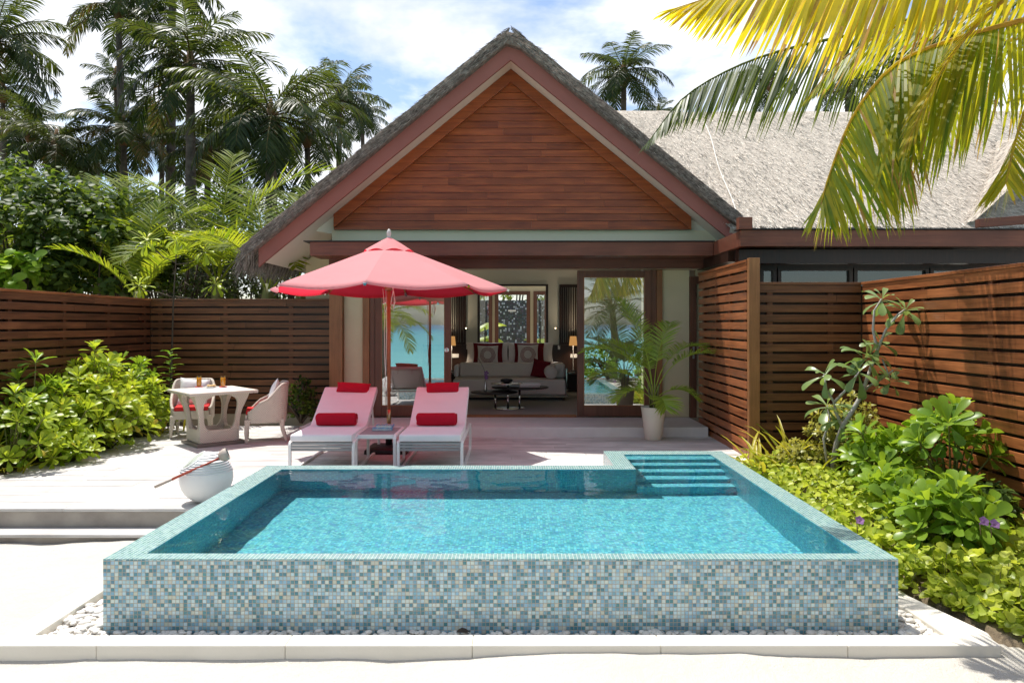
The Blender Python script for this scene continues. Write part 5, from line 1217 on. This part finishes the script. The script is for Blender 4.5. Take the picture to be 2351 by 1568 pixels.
# beach vine: a mat of round leaves on short stalks
m = MB(); ms = MB(); rng = random.Random(77)
def vine_h(x, y): return .15+.10*noise.noise(V((x*1.6, y*1.6, 2)))+.05*noise.noise(V((x*5, y*5, 8)))
cnt = 0
while cnt < 7800:
    y = 3.7+5.4*rng.random()**1.35; x = rng.uniform(2.5, 4.6)
    edge = 2.70+.10*noise.noise(V((y*2.3, 0, 5))) if y > 5.3 else lerp(3.22, 2.86, max(0, (y-4.2)/1.1))+.10*noise.noise(V((y*3, 0, 5)))
    if y < 4.35: edge = 3.24+(4.35-y)*.45+.1*noise.noise(V((y*3, 0, 5)))
    if x < edge: continue
    cnt += 1; b0 = bedz(x, y); k = min(1, (x-edge)/.3); h = vine_h(x, y)*(.35+.65*k)
    z = b0+max(.02, h*rng.uniform(.15, 1.35))
    a = rng.uniform(0, 6.28); d = V((cos(a), sin(a)-.2, rng.gauss(.3, .55)))
    s = rng.uniform(.045, .088)*(1.0 if y < 6.5 else .9)
    leaf(m, (x, y, z), d, (rng.gauss(0,.5), rng.gauss(-.35,.5), 1), s, s*.95, 'round', .2, .22, max(0, min(.85, rng.gauss(.42, .30))))
    if cnt % 6 == 0: ms.tube([(x, y, b0-.02), (x+rng.gauss(0,.02), y, (b0+z)/2), (x, y, z)], .0025, 4)
struct(m.build('beach_vine', M['vine']), 'stuff'); struct(ms.build('vine_runners', M['stem']), 'stuff')
def flower(label, p, seed):
    t = thing('purple_flower', label, 'flower', p, 'purple beach flowers'); m = MB(); q = V((.1, -.8, .6)).to_track_quat('Z', 'Y').to_matrix()
    m.loft([[V(p)+q@V((r*(1+.12*cos(5*a))*cos(a), r*(1+.12*cos(5*a))*sin(a), z)) for a in [2*pi*j/20 for j in range(20)]] for r, z in ((.006, -.04), (.009, -.01), (.018, .006), (.033, .010))], True, False, .6); m.build('trumpet', M['petal'], t)
    m = MB(); m.tube([V(p)+q@V((0,0,-.04)), V(p)+V((0,.03,-.10))], .004, 5); m.build('stalk', M['stem'], t)
flower('left one of the two purple flowers side by side in the vine', at(2258, 1197, 5.1), 1)
flower('right one of the two purple flowers side by side in the vine', at(2283, 1203, 5.05), 2)
flower('single purple flower near the pool rim', at(1973, 1195, 5.6), 3)
# ---------------------------------------------------------------- golden palm leaning over from the right
gp = thing('golden_palm', 'palm at the right edge with golden fronds hanging into the picture', 'palm tree', (4.25, 4.0, -.3))
m = MB(); cr = V((3.95, 4.35, 3.75)); m.tube([(4.15, 3.75, -.35), (4.2, 3.85, 1.2), (4.1, 4.1, 2.6), cr], [.20, .16, .13, .10], 12); m.build('trunk', M['trunk'], gp)
rng = random.Random(55)
def crv(pts, n=22):
    out = []; P = [pts[0]*2-pts[1]]+list(pts)+[pts[-1]*2-pts[-2]]; k = len(pts)-1
    for i in range(n+1):
        f = i/n*k; j = min(int(f), k-1); t = f-j; a, b_, c_, d_ = P[j], P[j+1], P[j+2], P[j+3]
        out.append(.5*((2*b_)+(c_-a)*t+(2*a-5*b_+4*c_-d_)*t*t+(3*b_-a-3*c_+d_)*t**3))
    return out
def gf(px, nl, ll, lw, hang, rise, tint, mat='gold', label=None, bare=.05, ang=(70, 30), rr=.022, noise_=.05, dry=.03, brown=.14, own=False):
    m = MB(); frond_pts(m, crv(([] if own else [cr])+[at(*p) for p in px]), nl, ll, lw, hang, rise, tint, rng, bare, rr, 5, ang, noise_=noise_, dryp=dry, brown=brown, wob=.12, ts=.5); m.build('frond', M[mat], gp, label=label)
gf([(2330,52,4.6),(2200,88,4.75),(2058,147,4.9),(1961,263,5.0),(1905,400,5.0),(1885,470,4.97)], 122, 1.14, .030, .15, -1.7, (.0, .5), label='front frond arching down over the thatch', ang=(70, 20))
gf([(2300,-105,4.5),(2100,-95,4.6),(1900,-70,4.7),(1700,-25,4.75),(1535,25,4.75)], 104, .74, .034, .12, -2.2, (.5, .93), label='golden frond along the top edge', ang=(68, 20))
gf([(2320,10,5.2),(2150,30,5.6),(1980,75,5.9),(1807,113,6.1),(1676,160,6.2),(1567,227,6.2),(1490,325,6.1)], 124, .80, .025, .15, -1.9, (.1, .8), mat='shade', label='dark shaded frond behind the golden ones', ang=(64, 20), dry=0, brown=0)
gf([(2480,40,4.5),(2420,120,4.5),(2370,210,4.45),(2330,330,4.4),(2310,420,4.35)], 64, .95, .028, .15, -1.7, (.1, .8), label='frond at the right edge')
gf([(2380,-30,4.4),(2260,40,4.5),(2170,150,4.55),(2110,270,4.5),(2075,350,4.45)], 52, .42, .022, .4, .1, (.35, .85), label='narrow frond crossing in front', ang=(36, 12))
gf([(2340,-20,4.9),(2200,20,5.3),(2060,60,5.5),(1930,140,5.6),(1850,230,5.6)], 70, .58, .024, .2, -1.0, (.0, .5), label='green frond between the golden and the dark one', ang=(60, 20))
gf([(2330,90,6.0),(2220,130,6.9),(2130,200,7.4),(2060,300,7.7),(2030,380,7.8)], 84, .85, .026, .15, -1.7, (.0, .4), label='frond reaching back towards the sunlit fence', ang=(66, 20))
for az, e0, e1, L in ((-10, 70, 0, 2.2), (60, 60, 0, 2.0)):
    m = MB(); frond_pts(m, frond_curve(cr, rad(az), rad(e0), rad(e1), L, 14), 60, .8, .04, .8, -.7, (.2,.8), rng, .1, .02, 4); m.build('frond', M['gold'], gp)
for px, py, Y, z, c_, lab in ((2186, 1416, 4.95, -.212, 'scae', 'single green leaf fallen on the pale kerb at the right'), (1048, 1448, 4.66, -.235, 'trunk', 'dark dead leaf caught among the pebbles before the pool wall')):
    m = MB(); p = at(px, py, Y); leaf(m, (p.x, Y, z), (.9, .3, .12), (0, -.2, 1), .10, .06, 'oval', .4, .2, .6); leaf(m, (p.x+.002, Y, z), (.9, .3, .12), (0, -.2, 1), .012, .01, 'oval', .1, .1, .3); tag(m.build('fallen_leaf', M[c_]), lab, 'leaf')
# ---------------------------------------------------------------- beach side behind the viewer, which the door glass reflects
def beachpalm(label, x, y, h, L, seed, mat='youngpalm', nf=18):
    rng = random.Random(seed); c = V((x, y, h)); t = thing('beach_palm', label, 'palm tree', (x, y, sandz(x, y)), 'beach palms reflected in the doors')
    m = MB(); m.tube([(x, y, -.6), (x+.1, y, h*.5), c], [.18, .14, .10], 9); m.build('trunk', M['trunk'], t); m = MB()
    for k in range(nf):
        u = (k+.5)/nf; e0 = lerp(1.3, -.3, u); frond_pts(m, frond_curve(c, k*2.4, e0, max(-1.4, e0-1.2), L, 12), 36, L*.27, .045, .6, .2, (.2,.8), rng, .14, .02, 3)
    m.build('crown', M[mat], t)
beachpalm('bushy palm on the beach mirrored in the left door', -4.6, -1.2, 2.0, 2.0, 101)
beachpalm('taller palm on the beach mirrored in the right door', 3.6, -2.4, 2.3, 2.1, 102, 'palm')
leafmass('low beach shrub mirrored in the right door', V((3.3, -1.2, .35)), (1.2, .8, .7), 1400, .14, .07, 103, 'scaed', 'spat', 40, group='beach shrubs reflected in the doors')
leafmass('second low beach shrub mirrored beside the pool', V((5.2, .4, .4)), (1.3, .9, .8), 1400, .14, .07, 104, 'scaed', 'spat', 40, group='beach shrubs reflected in the doors')
# ---------------------------------------------------------------- sky, sun, camera
sc = bpy.context.scene
w = bpy.data.worlds.new('World'); sc.world = w; w.use_nodes = True
SUN = V((-.245, .27, 1)).normalized()
el = math.asin(SUN.z); az = math.atan2(SUN.x, SUN.y)
b = NB('', w.node_tree)
sky = b.n('TexSky', sky_type='NISHITA', sun_disc=False, sun_elevation=el, sun_rotation=az, altitude=0, air_density=1.0, dust_density=1.2, ozone_density=1.6)
d = b.n('TexCoord').outputs['Generated']; sp = b.n('SeparateXYZ', {0: d})
zc = b.m('MAXIMUM', b.m('ADD', sp.outputs[2], .16), .05)
uv = b.n('CombineXYZ', {0: b.m('DIVIDE', sp.outputs[0], zc), 1: b.m('DIVIDE', sp.outputs[1], zc), 2: CLOUDSEED}).outputs[0]
n1 = b.noise(uv, 1.15, 8, .56, .25); n2 = b.noise(uv, 3.2, 5, .6)
f = b.ramp(b.m('ADD', b.m('MULTIPLY', n1, .85), b.m('MULTIPLY', n2, .15)), [(.455, (0,0,0)), (.55, (1,1,1))])
hz = b.n('MapRange', {0: sp.outputs[2], 1: .0, 2: .10}).outputs[0]
f = b.m('MULTIPLY', f, b.m('MULTIPLY', hz, .96))
shade = b.ramp(b.noise(uv, 1.9, 5, .55), [(.32, (4.6, 4.9, 5.7)), (.58, (7.2, 7.25, 7.4))])
back = b.n('MapRange', {0: sp.outputs[1], 1: -.25, 2: .25, 3: .8, 4: 1.0}).outputs[0]   # the sky away from the sun is duller
col = b.mix(f, sky.outputs[0], shade); col = b.mix(1.0, col, back, 'MULTIPLY')
bg = b.n('Background', {'Color': col, 'Strength': .145})
b.n('OutputWorld', {'Surface': bg})
L = bpy.data.lights.new('sun', 'SUN'); L.energy = 4.6; L.cycles.is_caustics_light = bool(REFRACT); L.angle = rad(.53); L.color = (1, .955, .88)
lo = bpy.data.objects.new('sun', L); C.objects.link(lo); lo.rotation_euler = (-SUN).to_track_quat('-Z', 'Y').to_euler(); lo.location = (-8, 12, 30)
cd = bpy.data.cameras.new('camera'); co = bpy.data.objects.new('camera', cd); C.objects.link(co)
co.location = (0, 0, EYE); co.rotation_euler = (pi/2, 0, 0); cd.sensor_width = 36; cd.lens = 36*F/2351
cd.shift_x = -(VX-1175.5)/2351; cd.shift_y = (VY-784)/2351; cd.clip_start = .05; cd.clip_end = 6000
sc.camera = co
sc.view_settings.view_transform = 'Standard'; sc.view_settings.look = 'None'; sc.view_settings.exposure = EXPO; sc.view_settings.gamma = 1
cy = sc.cycles
cy.max_bounces = 10; cy.diffuse_bounces = 6; cy.glossy_bounces = 4; cy.transparent_max_bounces = 16; cy.transmission_bounces = 6
cy.sample_clamp_indirect = 6; cy.caustics_reflective = False; cy.caustics_refractive = bool(REFRACT)
cy.use_denoising = True
cy.use_adaptive_sampling = True; cy.adaptive_threshold = .012
